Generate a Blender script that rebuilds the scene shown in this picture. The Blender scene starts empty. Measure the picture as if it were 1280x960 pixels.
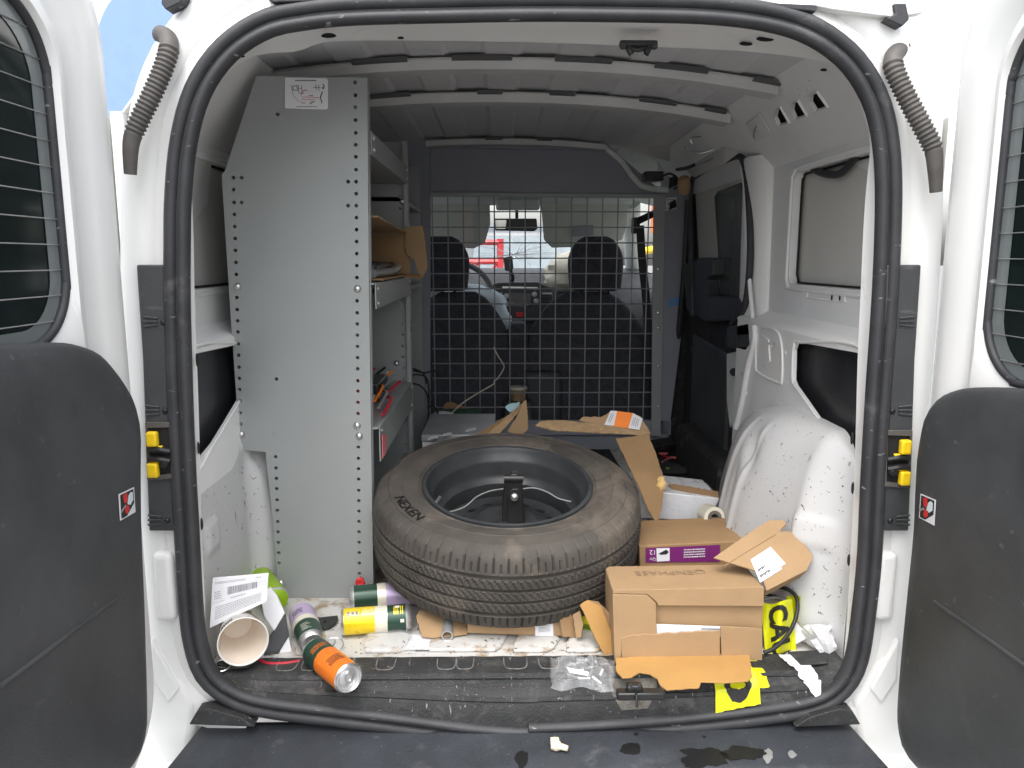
import bpy, bmesh, math, random
from mathutils import Vector, Matrix, noise
from mathutils.bvhtree import BVHTree
random.seed(11)
V = Vector
R = math.radians
scene = bpy.context.scene
col = scene.collection

# ------------------------------------------------------------------ camera
F_PX = 960.0
PITCH, YAW = R(9.3), R(0.9)
CAM = V((-0.055, -1.37, 0.81))
cd = bpy.data.cameras.new('camera')
cam = bpy.data.objects.new('camera', cd)
col.objects.link(cam)
cam.location = CAM
cam.rotation_euler = (R(90) - PITCH, 0, -YAW)
cd.sensor_fit = 'HORIZONTAL'
cd.sensor_width = 36.0
cd.lens = 36.0 * F_PX / 1280.0
cd.clip_start, cd.clip_end = 0.02, 2000
scene.camera = cam

# ------------------------------------------------------------------ sky, sun, exposure (bright overcast)
world = bpy.data.worlds.new('World')
scene.world = world
world.use_nodes = True
wn = world.node_tree
bg = wn.nodes['Background']
sky = wn.nodes.new('ShaderNodeTexSky')
sky.sky_type = 'NISHITA'
sky.sun_disc = False
sky.sun_elevation = R(63)
sky.sun_rotation = R(195)
sky.dust_density = 4.0
sky.air_density = 1.2
hs = wn.nodes.new('ShaderNodeHueSaturation')
hs.inputs['Saturation'].default_value = 0.30
wn.links.new(sky.outputs['Color'], hs.inputs['Color'])
wn.links.new(hs.outputs['Color'], bg.inputs['Color'])
bg.inputs['Strength'].default_value = 0.15
sl = bpy.data.lights.new('sun', 'SUN')
sl.energy = 0.65
sl.angle = R(75)
sl.color = (1.0, 0.97, 0.93)
sun = bpy.data.objects.new('sun', sl)
col.objects.link(sun)
_az, _el = R(195), R(63)          # behind the camera, a little to the left
sdir = V((math.sin(_az) * math.cos(_el), math.cos(_az) * math.cos(_el), math.sin(_el)))
sun.rotation_euler = sdir.to_track_quat('Z', 'Y').to_euler()
scene.view_settings.view_transform = 'Standard'
scene.view_settings.look = 'None'
scene.view_settings.gamma = 1.0
scene.view_settings.use_curve_mapping = False
scene.view_settings.exposure = 1.46
scene.render.engine = 'CYCLES'
scene.cycles.use_denoising = True
scene.cycles.max_bounces = 14
scene.cycles.diffuse_bounces = 9
scene.cycles.transparent_max_bounces = 16
scene.cycles.sample_clamp_indirect = 6

# ------------------------------------------------------------------ measuring helpers: a photo measurement on a known plane -> metres
def ray(px, py):
    x, y = (px - 640) / F_PX, -(py - 480) / F_PX
    fy = math.cos(PITCH) + y * math.sin(PITCH)
    fz = -math.sin(PITCH) + y * math.cos(PITCH)
    return V((x * math.cos(YAW) + fy * math.sin(YAW), -x * math.sin(YAW) + fy * math.cos(YAW), fz))
def P(px, py, X=None, Y=None, Z=None, pl=None):
    d = ray(px, py)
    if pl is not None:
        p0, n = V(pl[0]), V(pl[1])
        t = (p0 - CAM).dot(n) / d.dot(n)
    elif X is not None: t = (X - CAM.x) / d.x
    elif Y is not None: t = (Y - CAM.y) / d.y
    else: t = (Z - CAM.z) / d.z
    return CAM + d * t
def lerp(a, b, t): return a + (b - a) * t
def smooth01(t):
    t = max(0.0, min(1.0, t)); return t * t * (3 - 2 * t)

# ------------------------------------------------------------------ materials
MATS = {}
def M(name, c, rough=0.5, metal=0.0, var=0.12, vscale=9.0, bump=0.0, bscale=120.0, dirt=None, specks=None, coat=0.0, spec=0.5, scratch=None):
    """Principled material: colour with soft variation; dirt = (colour, amount, scale); specks = (colour, amount, scale)."""
    m = bpy.data.materials.new(name); m.use_nodes = True
    nt = m.node_tree; n, l = nt.nodes, nt.links
    b = n['Principled BSDF']
    tc = n.new('ShaderNodeTexCoord')
    def noise_tex(scale, detail=6, rough_=0.6, dist=0.0):
        t = n.new('ShaderNodeTexNoise'); t.inputs['Scale'].default_value = scale
        t.inputs['Detail'].default_value = detail; t.inputs['Roughness'].default_value = rough_
        t.inputs['Distortion'].default_value = dist
        l.new(tc.outputs['Object'], t.inputs['Vector']); return t
    def ramp(src, lo, hi):
        r = n.new('ShaderNodeMapRange'); r.inputs['From Min'].default_value = lo; r.inputs['From Max'].default_value = hi
        l.new(src, r.inputs['Value']); return r.outputs['Result']
    def mix(f, a, bcol):
        x = n.new('ShaderNodeMix'); x.data_type = 'RGBA'
        if hasattr(f, 'is_linked'): l.new(f, x.inputs['Factor'])
        else: x.inputs['Factor'].default_value = f
        if hasattr(a, 'is_linked'): l.new(a, x.inputs['A'])
        else: x.inputs['A'].default_value = (*a, 1)
        x.inputs['B'].default_value = (*bcol, 1)
        return x.outputs['Result']
    nz = noise_tex(vscale)
    dark = tuple(max(0, v * (1 - var * 1.6)) for v in c); lite = tuple(min(1, v * (1 + var)) for v in c)
    out = mix(ramp(nz.outputs['Fac'], 0.3, 0.7), dark, lite)
    rr = n.new('ShaderNodeMapRange'); rr.inputs['To Min'].default_value = max(0.02, rough - 0.1); rr.inputs['To Max'].default_value = min(1, rough + 0.12)
    l.new(noise_tex(vscale * 2.3).outputs['Fac'], rr.inputs['Value'])
    l.new(rr.outputs['Result'], b.inputs['Roughness'])
    if dirt:
        dn = noise_tex(dirt[2], 10, 0.68, 0.6)
        th = 0.72 - dirt[1] * 0.42
        f = ramp(dn.outputs['Fac'], th, th + 0.13)
        out = mix(f, out, dirt[0])
    if specks:
        sn = noise_tex(specks[2], 3, 0.55, 1.2)
        th = 0.74 - specks[1] * 0.2
        out = mix(ramp(sn.outputs['Fac'], th, th + 0.03), out, specks[0])
    if scratch:
        mp = n.new('ShaderNodeMapping'); mp.inputs['Scale'].default_value = scratch[2]; mp.inputs['Rotation'].default_value = (0.3, 0.5, 0.4)
        l.new(tc.outputs['Object'], mp.inputs['Vector'])
        sn = n.new('ShaderNodeTexNoise'); sn.inputs['Scale'].default_value = 6; sn.inputs['Detail'].default_value = 5
        l.new(mp.outputs['Vector'], sn.inputs['Vector'])
        th = 0.7 - scratch[1] * 0.15
        out = mix(ramp(sn.outputs['Fac'], th, th + 0.05), out, scratch[0])
    l.new(out, b.inputs['Base Color'])
    b.inputs['Metallic'].default_value = metal
    b.inputs['Specular IOR Level'].default_value = spec
    b.inputs['Coat Weight'].default_value = coat
    if bump:
        bp = n.new('ShaderNodeBump'); bp.inputs['Strength'].default_value = bump; bp.inputs['Distance'].default_value = 0.004
        l.new(noise_tex(bscale, 4).outputs['Fac'], bp.inputs['Height'])
        l.new(bp.outputs['Normal'], b.inputs['Normal'])
    MATS[name] = m
    return m
def clear_mat(name, c, alpha, rough=0.1):
    m = bpy.data.materials.new(name); m.use_nodes = True
    nt = m.node_tree; b = nt.nodes['Principled BSDF']
    b.inputs['Base Color'].default_value = (*c, 1); b.inputs['Roughness'].default_value = rough
    b.inputs['Alpha'].default_value = alpha
    MATS[name] = m; return m
M('white_paint', (0.80, 0.80, 0.785), 0.34, var=0.025, vscale=3, coat=0.25, dirt=((0.50, 0.48, 0.44), 0.10, 7))
M('white_inner', (0.82, 0.82, 0.81), 0.42, var=0.04, vscale=4, coat=0.1, dirt=((0.45, 0.43, 0.40), 0.16, 9))
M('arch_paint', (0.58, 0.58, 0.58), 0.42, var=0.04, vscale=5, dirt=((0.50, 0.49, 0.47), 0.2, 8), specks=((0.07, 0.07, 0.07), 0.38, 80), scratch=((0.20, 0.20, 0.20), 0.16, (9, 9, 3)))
M('floor_paint', (0.56, 0.55, 0.53), 0.5, var=0.06, vscale=7, dirt=((0.30, 0.22, 0.14), 0.50, 13), specks=((0.10, 0.08, 0.06), 0.5, 45), bump=0.25, bscale=60)
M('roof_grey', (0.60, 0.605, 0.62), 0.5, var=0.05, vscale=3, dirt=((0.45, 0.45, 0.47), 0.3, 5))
M('bow_grey', (0.72, 0.72, 0.70), 0.5, var=0.06, vscale=6)
M('bow_paint', (0.52, 0.52, 0.51), 0.5, var=0.06, vscale=6)
M('pad_dark', (0.10, 0.10, 0.105), 0.9)
M('blank_grey', (0.62, 0.615, 0.58), 0.8, var=0.04, vscale=2)
M('rubber', (0.035, 0.036, 0.040), 0.55, var=0.2, vscale=12, dirt=((0.085, 0.085, 0.088), 0.28, 9), scratch=((0.20, 0.20, 0.21), 0.16, (6, 6, 22)), bump=0.1, bscale=200)
M('black_plastic', (0.050, 0.053, 0.056), 0.52, var=0.22, vscale=5, bump=0.3, bscale=420, scratch=((0.085, 0.085, 0.085), 0.16, (2, 7, 9)), dirt=((0.075, 0.075, 0.073), 0.26, 5))
M('sill_plastic', (0.030, 0.031, 0.032), 0.6, var=0.3, vscale=14, bump=0.6, bscale=260, dirt=((0.075, 0.073, 0.070), 0.42, 22), specks=((0.34, 0.33, 0.31), 0.2, 120), scratch=((0.24, 0.23, 0.22), 0.2, (22, 3, 6)))
M('worn_ridge', (0.17, 0.165, 0.16), 0.7, var=0.4, vscale=60)
M('bumper_plastic', (0.040, 0.045, 0.054), 0.5, var=0.2, vscale=8, bump=0.5, bscale=340, dirt=((0.085, 0.09, 0.10), 0.34, 13), specks=((0.34, 0.34, 0.33), 0.14, 150))
M('dark_void', (0.012, 0.012, 0.014), 0.8)
M('dark_panel', (0.028, 0.029, 0.032), 0.35, var=0.3, vscale=5, dirt=((0.10, 0.10, 0.105), 0.3, 7))
M('shelf_grey', (0.31, 0.325, 0.322), 0.42, var=0.04, vscale=3, metal=0.15, dirt=((0.21, 0.22, 0.22), 0.16, 5))
M('partition_grey', (0.27, 0.28, 0.32), 0.55, var=0.06, vscale=4)
M('partition_light', (0.34, 0.35, 0.36), 0.5, var=0.06, vscale=4)
M('wire_steel', (0.34, 0.35, 0.37), 0.5, metal=0.3, var=0.1)
M('steel', (0.62, 0.62, 0.61), 0.3, metal=0.9, var=0.1, vscale=20)
M('aluminium', (0.72, 0.72, 0.72), 0.40, metal=0.95, var=0.05, vscale=20)
M('conduit', (0.095, 0.088, 0.082), 0.6, var=0.15, vscale=20)
M('yellow_plastic', (0.85, 0.58, 0.01), 0.45, var=0.08, vscale=20)
M('tyre_rubber', (0.066, 0.058, 0.050), 0.75, var=0.25, vscale=10, dirt=((0.13, 0.108, 0.085), 0.45, 6), bump=0.2, bscale=250)
M('tyre_letter', (0.012, 0.012, 0.012), 0.45, var=0.1)
M('rim_black', (0.040, 0.043, 0.046), 0.36, var=0.2, vscale=8, dirt=((0.012, 0.012, 0.012), 0.22, 8))
M('jack_black', (0.018, 0.018, 0.018), 0.32, var=0.2, vscale=20)
M('cardboard', (0.36, 0.235, 0.125), 0.85, var=0.07, vscale=9, bump=0.15, bscale=90, dirt=((0.36, 0.24, 0.13), 0.14, 7))
M('cardboard_edge', (0.45, 0.30, 0.16), 0.9, var=0.15, vscale=60, bump=0.6, bscale=300)
M('cardboard_dark', (0.30, 0.185, 0.090), 0.85, var=0.10, vscale=8, bump=0.15, bscale=90, dirt=((0.20, 0.12, 0.06), 0.2, 8))
M('kraft', (0.42, 0.235, 0.075), 0.8, var=0.08, vscale=9, bump=0.2, bscale=60)
M('foam_yellow', (0.75, 0.52, 0.22), 0.95, var=0.15, vscale=40, bump=0.6, bscale=160)
M('paper', (0.70, 0.70, 0.72), 0.75, var=0.03, vscale=10)
M('paper_print', (0.22, 0.22, 0.24), 0.8)
M('ink', (0.02, 0.02, 0.022), 0.6)
M('soft_ink', (0.28, 0.19, 0.11), 0.85)
M('purple_print', (0.165, 0.012, 0.135), 0.55, var=0.06)
M('orange_print', (0.90, 0.22, 0.015), 0.5, var=0.05)
M('white_film', (0.72, 0.72, 0.74), 0.28, var=0.06, vscale=14, bump=0.5, bscale=40)
M('can_orange', (0.90, 0.215, 0.022), 0.28, metal=0.25, var=0.04)
M('can_green', (0.022, 0.060, 0.040), 0.3, metal=0.25, var=0.06)
M('can_yellow', (0.86, 0.63, 0.015), 0.28, metal=0.25, var=0.04)
M('can_lilac', (0.52, 0.42, 0.62), 0.3, metal=0.25, var=0.04)
M('can_cream', (0.76, 0.72, 0.60), 0.3, metal=0.2, var=0.04)
M('can_lime', (0.32, 0.52, 0.02), 0.3, metal=0.2, var=0.04)
M('cup_white', (0.76, 0.74, 0.70), 0.6, var=0.02)
M('cup_inside', (0.74, 0.66, 0.57), 0.6, var=0.04)
M('tape_yellow', (0.72, 0.74, 0.012), 0.32, var=0.06, vscale=14)
M('red_plastic', (0.62, 0.025, 0.025), 0.45, var=0.1, vscale=30)
M('cable_black', (0.015, 0.015, 0.016), 0.5)
M('cable_red', (0.50, 0.02, 0.04), 0.4)
M('cream_plastic', (0.72, 0.63, 0.47), 0.5, var=0.05)
M('pipe_grey', (0.42, 0.43, 0.43), 0.4, metal=0.5)
M('seat_fabric', (0.072, 0.073, 0.085), 0.9, var=0.2, vscale=40, bump=0.3, bscale=300)
M('dash_black', (0.055, 0.058, 0.062), 0.5, var=0.1)
M('screen', (0.012, 0.016, 0.02), 0.12)
M('headliner', (0.66, 0.70, 0.66), 0.9, var=0.04)
M('visor', (0.60, 0.63, 0.56), 0.9, var=0.04)
M('visor_stripe', (0.68, 0.63, 0.57), 0.9, var=0.04)
M('airbag', (0.62, 0.60, 0.50), 0.85, var=0.05, bump=0.3, bscale=20)
M('airbag_blue', (0.60, 0.68, 0.72), 0.85, var=0.05, bump=0.3, bscale=20)
M('mirror_glass', (0.5, 0.52, 0.52), 0.08, metal=0.9)
M('debris', (0.16, 0.10, 0.06), 0.9, var=0.4, vscale=200)
M('mat_black', (0.022, 0.022, 0.023), 0.85, var=0.3, vscale=30, dirt=((0.11, 0.105, 0.10), 0.35, 14), bump=0.5, bscale=120)
M('asphalt', (0.24, 0.237, 0.23), 0.9, var=0.15, vscale=3, bump=0.5, bscale=80)
M('car_grey', (0.10, 0.115, 0.13), 0.35, var=0.05, coat=0.4)
M('car_red', (0.50, 0.025, 0.03), 0.35, var=0.06, coat=0.4)
M('truck_blue', (0.20, 0.31, 0.70), 0.5, var=0.03)
M('orange_sheet', (0.90, 0.16, 0.04), 0.6)
M('green_box', (0.015, 0.09, 0.05), 0.5)
M('far_glass', (0.22, 0.27, 0.29), 0.3)
M('pale_blue', (0.40, 0.62, 0.68), 0.6)
M('blue_print', (0.10, 0.30, 0.62), 0.5)
M('dirty_metal', (0.13, 0.12, 0.105), 0.7, var=0.3, vscale=40, bump=0.6, bscale=150)
M('spill_white', (0.80, 0.79, 0.77), 0.6, var=0.05, vscale=30, bump=0.3, bscale=60)
M('wet_black', (0.008, 0.008, 0.009), 0.5, var=0.1)
M('pink', (0.60, 0.16, 0.17), 0.6)
clear_mat('tint_glass', (0.008, 0.014, 0.013), 0.94, 0.08)
clear_mat('side_glass', (0.10, 0.11, 0.11), 0.97, 0.15)
clear_mat('screen_glass', (0.75, 0.85, 0.83), 0.10, 0.03)
clear_mat('bag_film', (0.80, 0.82, 0.84), 0.20, 0.06)
clear_mat('glass_edge', (0.17, 0.19, 0.19), 0.96, 0.2)
clear_mat('plastic_tray', (0.80, 0.82, 0.82), 0.22, 0.12)

# ------------------------------------------------------------------ object helpers
def _link(o, parent=None):
    col.objects.link(o)
    if parent is not None:
        o.parent = parent
        o.matrix_parent_inverse = Matrix.Translation(-V(parent['_w']))
    return o
def thing(name, label, cat, loc, group=None, kind=None):
    o = bpy.data.objects.new(name, None); o.empty_display_size = 0.05
    o.location = loc; o['_w'] = tuple(loc); col.objects.link(o)
    tag(o, label, cat, group, kind); return o
def tag(o, label, cat, group=None, kind=None):
    o['label'] = label; o['category'] = cat
    if group: o['group'] = group
    if kind: o['kind'] = kind
    return o
def mesh(name, verts, faces, mat, parent=None, smooth=True, angle=38, bevel=0.0, seg=2, sub=0, solid=0.0, fm=None, merge=False):
    vs = [V(v) for v in verts]
    c = sum(vs, V((0, 0, 0))) / len(vs)
    me = bpy.data.meshes.new(name)
    me.from_pydata([tuple(v - c) for v in vs], [], faces)
    mats = mat if isinstance(mat, (list, tuple)) else [mat]
    for k in mats: me.materials.append(MATS[k])
    if fm:
        for p, k in zip(me.polygons, fm): p.material_index = k
    bm = bmesh.new(); bm.from_mesh(me)
    if merge: bmesh.ops.remove_doubles(bm, verts=bm.verts, dist=1e-5)
    bmesh.ops.recalc_face_normals(bm, faces=bm.faces)
    for f in bm.faces: f.smooth = smooth
    if smooth:
        for e in bm.edges:
            if len(e.link_faces) == 2 and e.calc_face_angle(0) > R(angle): e.smooth = False
    bm.to_mesh(me); bm.free()
    o = bpy.data.objects.new(name, me)
    o.location = c; o['_w'] = tuple(c)
    _link(o, parent)
    if solid:
        s = o.modifiers.new('solid', 'SOLIDIFY'); s.thickness = solid; s.offset = 0
    if bevel:
        b = o.modifiers.new('bevel', 'BEVEL'); b.width = bevel; b.segments = seg; b.limit_method = 'ANGLE'; b.angle_limit = R(32)
    if sub:
        s = o.modifiers.new('sub', 'SUBSURF'); s.levels = sub; s.render_levels = sub
    return o
def boxv(a, b, rot=None, piv=None):
    vs = [V((x, y, z)) for x in (a[0], b[0]) for y in (a[1], b[1]) for z in (a[2], b[2])]
    if rot is not None:
        pv = V(piv) if piv is not None else (V(a) + V(b)) / 2
        vs = [rot @ (v - pv) + pv for v in vs]
    return vs
BOXF = [(0, 1, 3, 2), (4, 6, 7, 5), (0, 4, 5, 1), (2, 3, 7, 6), (0, 2, 6, 4), (1, 5, 7, 3)]
def box(name, a, b, mat, parent=None, bevel=0.002, rot=None, piv=None, seg=2):
    return mesh(name, boxv(a, b, rot, piv), BOXF, mat, parent, bevel=bevel, seg=seg, smooth=bevel > 0)
def prism(name, poly, ext, mat, parent=None, bevel=0.0, seg=2, smooth=True):
    n = len(poly); ext = V(ext)
    vs = [V(p) for p in poly] + [V(p) + ext for p in poly]
    fs = [tuple(range(n)), tuple(range(2 * n - 1, n - 1, -1))] + [(i, (i + 1) % n, n + (i + 1) % n, n + i) for i in range(n)]
    return mesh(name, vs, fs, mat, parent, bevel=bevel, seg=seg, smooth=smooth)
def grid(name, fn, nu, nv, mat, parent=None, closed_u=False, closed_v=False, **kw):
    vs = [fn(i / (nu if closed_u else nu - 1), j / (nv if closed_v else nv - 1)) for i in range(nu) for j in range(nv)]
    fs = []
    for i in range(nu if closed_u else nu - 1):
        for j in range(nv if closed_v else nv - 1):
            a, b = i, (i + 1) % nu; c, d = j, (j + 1) % nv
            fs.append((a * nv + c, b * nv + c, b * nv + d, a * nv + d))
    return mesh(name, vs, fs, mat, parent, **kw)
def catmull(pts, n, closed=False):
    pts = [V(p) for p in pts]; m = len(pts); out = []
    segs = m if closed else m - 1
    raw = []
    for s in range(segs):
        p0 = pts[(s - 1) % m] if closed or s > 0 else pts[0]
        p1, p2 = pts[s % m], pts[(s + 1) % m]
        p3 = pts[(s + 2) % m] if closed or s + 2 < m else pts[-1]
        for k in range(12):
            t = k / 12
            raw.append(0.5 * ((2 * p1) + (p2 - p0) * t + (2 * p0 - 5 * p1 + 4 * p2 - p3) * t * t + (3 * p1 - p0 - 3 * p2 + p3) * t ** 3))
    raw.append(pts[0].copy() if closed else pts[-1].copy())
    L = [0.0]
    for a, b in zip(raw, raw[1:]): L.append(L[-1] + (b - a).length)
    cnt = n if closed else n - 1
    j = 0
    for i in range(n):
        d = L[-1] * i / cnt
        while j < len(L) - 2 and L[j + 1] < d: j += 1
        t = (d - L[j]) / max(1e-9, L[j + 1] - L[j])
        out.append(raw[j].lerp(raw[j + 1], t))
    return out
def tube(name, pts, rad, mat, parent=None, n=40, seg=10, closed=False, smooth_path=True, **kw):
    path = catmull(pts, n, closed) if smooth_path else [V(p) for p in pts]
    n = len(path)
    vs = []; up = None
    for i, p in enumerate(path):
        t = (path[(i + 1) % n] - path[i - 1]) if closed else (path[min(i + 1, n - 1)] - path[max(i - 1, 0)])
        t.normalize()
        if up is None:
            up = t.orthogonal().normalized()
        up = (up - t * up.dot(t)).normalized()
        sd = t.cross(up)
        r = rad(i / (n - 1)) if callable(rad) else rad
        for k in range(seg):
            a = 2 * math.pi * k / seg
            vs.append(p + up * math.cos(a) * r + sd * math.sin(a) * r)
    fs = []
    for i in range(n if closed else n - 1):
        for k in range(seg):
            a, b = i * seg, ((i + 1) % n) * seg
            fs.append((a + k, a + (k + 1) % seg, b + (k + 1) % seg, b + k))
    if not closed:
        fs.append(tuple(range(seg - 1, -1, -1))); fs.append(tuple((n - 1) * seg + k for k in range(seg)))
    return mesh(name, vs, fs, mat, parent, **kw)
def frame_of(axis):
    z = V(axis).normalized(); x = z.orthogonal().normalized(); y = z.cross(x)
    return x, y, z
def lathe(name, prof, o, axis, mat, parent=None, seg=48, fm=None, xdir=None, **kw):
    """prof = [(radius, height)...] turned about the axis through o."""
    z = V(axis).normalized()
    x = (V(xdir) - z * V(xdir).dot(z)).normalized() if xdir is not None else z.orthogonal().normalized()
    y = z.cross(x); o = V(o)
    vs = []; fs = []; fmm = []
    n = len(prof)
    for k in range(seg):
        a = 2 * math.pi * k / seg
        d = x * math.cos(a) + y * math.sin(a)
        for r, h in prof: vs.append(o + d * r + z * h)
    for k in range(seg):
        for i in range(n - 1):
            a, b = k * n, ((k + 1) % seg) * n
            fs.append((a + i, a + i + 1, b + i + 1, b + i))
            if fm: fmm.append(fm[i])
    return mesh(name, vs, fs, mat, parent, fm=fmm if fm else None, merge=False, **kw)
def cut(o, cutters):
    """subtract closed cutter meshes (verts, faces) from o for real openings"""
    vs, fs = [], []
    for cv, cf in cutters:
        b = len(vs); vs += [V(v) for v in cv]; fs += [tuple(i + b for i in f) for f in cf]
    me = bpy.data.meshes.new('cutter'); me.from_pydata([tuple(v) for v in vs], [], fs)
    bm = bmesh.new(); bm.from_mesh(me); bmesh.ops.recalc_face_normals(bm, faces=bm.faces); bm.to_mesh(me); bm.free()
    c = bpy.data.objects.new('cutter', me); col.objects.link(c)
    md = o.modifiers.new('cut', 'BOOLEAN'); md.object = c; md.operation = 'DIFFERENCE'; md.solver = 'EXACT'
    bpy.context.view_layer.update()
    dg = bpy.context.evaluated_depsgraph_get()
    new = bpy.data.meshes.new_from_object(o.evaluated_get(dg))
    o.modifiers.clear(); old = o.data; o.data = new; new.name = o.name
    bpy.data.meshes.remove(old)
    bpy.data.objects.remove(c); bpy.data.meshes.remove(me)
    return o
def cyl_cutter(c, axis, r, h, seg=10):
    x, y, z = frame_of(axis); c = V(c)
    vs = [c + (x * math.cos(2 * math.pi * k / seg) + y * math.sin(2 * math.pi * k / seg)) * r + z * s * h for s in (-1, 1) for k in range(seg)]
    fs = [tuple(range(seg)), tuple(range(2 * seg - 1, seg - 1, -1))] + [(k, (k + 1) % seg, seg + (k + 1) % seg, seg + k) for k in range(seg)]
    return vs, fs
def poly_cutter(poly, ext):
    n = len(poly); ext = V(ext)
    vs = [V(p) - ext for p in poly] + [V(p) + ext for p in poly]
    fs = [tuple(range(n)), tuple(range(2 * n - 1, n - 1, -1))] + [(i, (i + 1) % n, n + (i + 1) % n, n + i) for i in range(n)]
    return vs, fs
def rrect(a0, a1, b0, b1, r, k=6):
    pts = []
    for cx, cy, s in ((a1 - r, b1 - r, 0), (a0 + r, b1 - r, 90), (a0 + r, b0 + r, 180), (a1 - r, b0 + r, 270)):
        for i in range(k + 1):
            a = R(s + 90 * i / k); pts.append((cx + r * math.cos(a), cy + r * math.sin(a)))
    return pts
def jag(poly, amp=0.002, step=0.008, edges=None, seed=1):
    """roughen polygon edges the way torn board is rough"""
    rnd = random.Random(seed); out = []; n = len(poly)
    for i in range(n):
        a, b = V(poly[i]), V(poly[(i + 1) % n]); out.append(a)
        if edges is not None and i not in edges: continue
        m = max(1, int((b - a).length / step)); d = (b - a)
        nrm = d.orthogonal().normalized()
        pn = (V(poly[1]) - V(poly[0])).cross(V(poly[2]) - V(poly[1]))
        if pn.length > 1e-9: nrm = d.cross(pn).normalized()
        for k in range(1, m):
            out.append(a + d * (k / m) + nrm * rnd.uniform(-amp, amp) + d.normalized() * rnd.uniform(-amp, amp) * 0.5)
    return out
def board(name, px, pl, mat, parent=None, t=0.004, amp=0.0, edges=None, seed=1, bevel=0.0006):
    """a cardboard sheet: outline measured on the plane pl = (point, normal), with thickness"""
    pts = [P(x, y, pl=pl) for x, y in px]
    if amp: pts = jag(pts, amp, 0.007, edges, seed)
    n = V(pl[1]).normalized()
    return prism(name, pts, -n * t, mat, parent, bevel=bevel, seg=1)
def text_verts(s, size=1.0, bold=0.0):
    cu = bpy.data.curves.new('t', 'FONT'); cu.body = s; cu.size = size; cu.align_x = 'CENTER'; cu.align_y = 'CENTER'
    cu.resolution_u = 3; cu.offset = bold * size
    o = bpy.data.objects.new('t', cu); col.objects.link(o)
    bpy.context.view_layer.update()
    me = bpy.data.meshes.new_from_object(o.evaluated_get(bpy.context.evaluated_depsgraph_get()))
    vs = [(v.co.x, v.co.y) for v in me.vertices]; fs = [tuple(p.vertices) for p in me.polygons]
    bpy.data.objects.remove(o); bpy.data.curves.remove(cu); bpy.data.meshes.remove(me)
    return vs, fs
def densify(vs, fs, cuts=3):
    bm = bmesh.new(); bv = [bm.verts.new((a, b, 0)) for a, b in vs]
    for f in fs:
        try: bm.faces.new([bv[i] for i in f])
        except ValueError: pass
    bmesh.ops.triangulate(bm, faces=bm.faces)
    bmesh.ops.subdivide_edges(bm, edges=bm.edges, cuts=cuts, use_grid_fill=True)
    bm.verts.index_update()
    out = [(v.co.x, v.co.y) for v in bm.verts], [tuple(v.index for v in f.verts) for f in bm.faces]
    bm.free(); return out
def text(name, s, o, u, v, size, mat, parent, lift=0.0008):
    u, v = V(u).normalized(), V(v).normalized(); n = u.cross(v)
    vs, fs = text_verts(s, size)
    return mesh(name, [V(o) + u * a + v * b + n * lift for a, b in vs], fs, mat, parent, smooth=False)
def marks(name, rects, o, u, v, mat, parent, lift=0.0008):
    """flat printed bars: rects = (a0, a1, b0, b1) in the frame o, u, v"""
    u, v = V(u).normalized(), V(v).normalized(); n = u.cross(v)
    vs, fs = [], []
    for a0, a1, b0, b1 in rects:
        k = len(vs)
        vs += [V(o) + u * a + v * b + n * lift for a, b in ((a0, b0), (a1, b0), (a1, b1), (a0, b1))]
        fs.append((k, k + 1, k + 2, k + 3))
    return mesh(name, vs, fs, mat, parent, smooth=False)
def text_lines(w, h, lines, seed=1, fill=0.6):
    rnd = random.Random(seed); out = []
    for i in range(lines):
        y1 = h / 2 - h * i / lines; y0 = y1 - h / lines * fill; x = -w / 2
        while x < w / 2:
            d = rnd.uniform(0.02, 0.07) * w; out.append((x, min(w / 2, x + d), y0, y1)); x += d + 0.022 * w
    return out

# ================================================================== ground
g = mesh('ground', [(-150, -150, -0.62), (150, -150, -0.62), (150, 150, -0.62), (-150, 150, -0.62)], [(0, 1, 2, 3)], 'asphalt', smooth=False)
g['kind'] = 'structure'; g['label'] = 'grey asphalt ground under the van'; g['category'] = 'ground'

# ================================================================== the van
van = thing('cargo_van', 'white cargo van seen into its load bay with both rear doors open', 'van', (0, 1.2, -0.62))

# ---- weatherstrip round the rear opening (path measured at the opening plane)
seal_px = [(659, 917), (600, 914), (520, 905), (420, 894), (330, 882), (288, 868), (258, 842), (244, 800), (239, 750), (233, 650), (228, 550), (222, 400), (222, 300),
           (223, 250), (228, 190), (240, 135), (260, 92), (290, 57), (330, 32), (370, 22), (450, 14), (640, 10), (800, 10), (900, 14), (970, 24), (1020, 42), (1062, 74), (1090, 117), (1104, 162),
           (1110, 220), (1109, 300), (1104, 400), (1097, 500), (1091, 600), (1087, 690), (1080, 760), (1070, 825), (1051, 860), (1018, 880), (950, 892), (850, 903), (720, 912), (661, 914)]
NS = 220
seal = catmull([P(x, y, Y=-0.004) for x, y in seal_px], NS)
OC = V((0, 0, 0.58))
def outward(i, path):
    t = path[min(i + 1, len(path) - 1)] - path[max(i - 1, 0)]; t.normalize()
    n = V((t.z, 0, -t.x))
    if n.dot(path[i] - OC) < 0: n = -n
    return n
sn = [outward(i, seal) for i in range(NS)]
prof = [(-0.021, -0.006), (-0.022, 0.006), (-0.017, 0.015), (-0.011, 0.017), (-0.005, 0.012), (-0.002, 0.004), (0.001, 0.004), (0.004, 0.010), (0.010, 0.013), (0.017, 0.012), (0.022, 0.006), (0.022, -0.006)]
vs, fs = [], []
for i in range(NS):
    e = min(i, NS - 1 - i)
    wob = 0.0015 * noise.noise(V((i * 0.09, 3.1, 0)))
    sag = -0.006 * max(0, 1 - e / 14) * (1 if i < NS / 2 else 0.3)
    for u, v in prof:
        vs.append(seal[i] + sn[i] * (u + wob) + V((0, -v, sag)))
m = len(prof)
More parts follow.
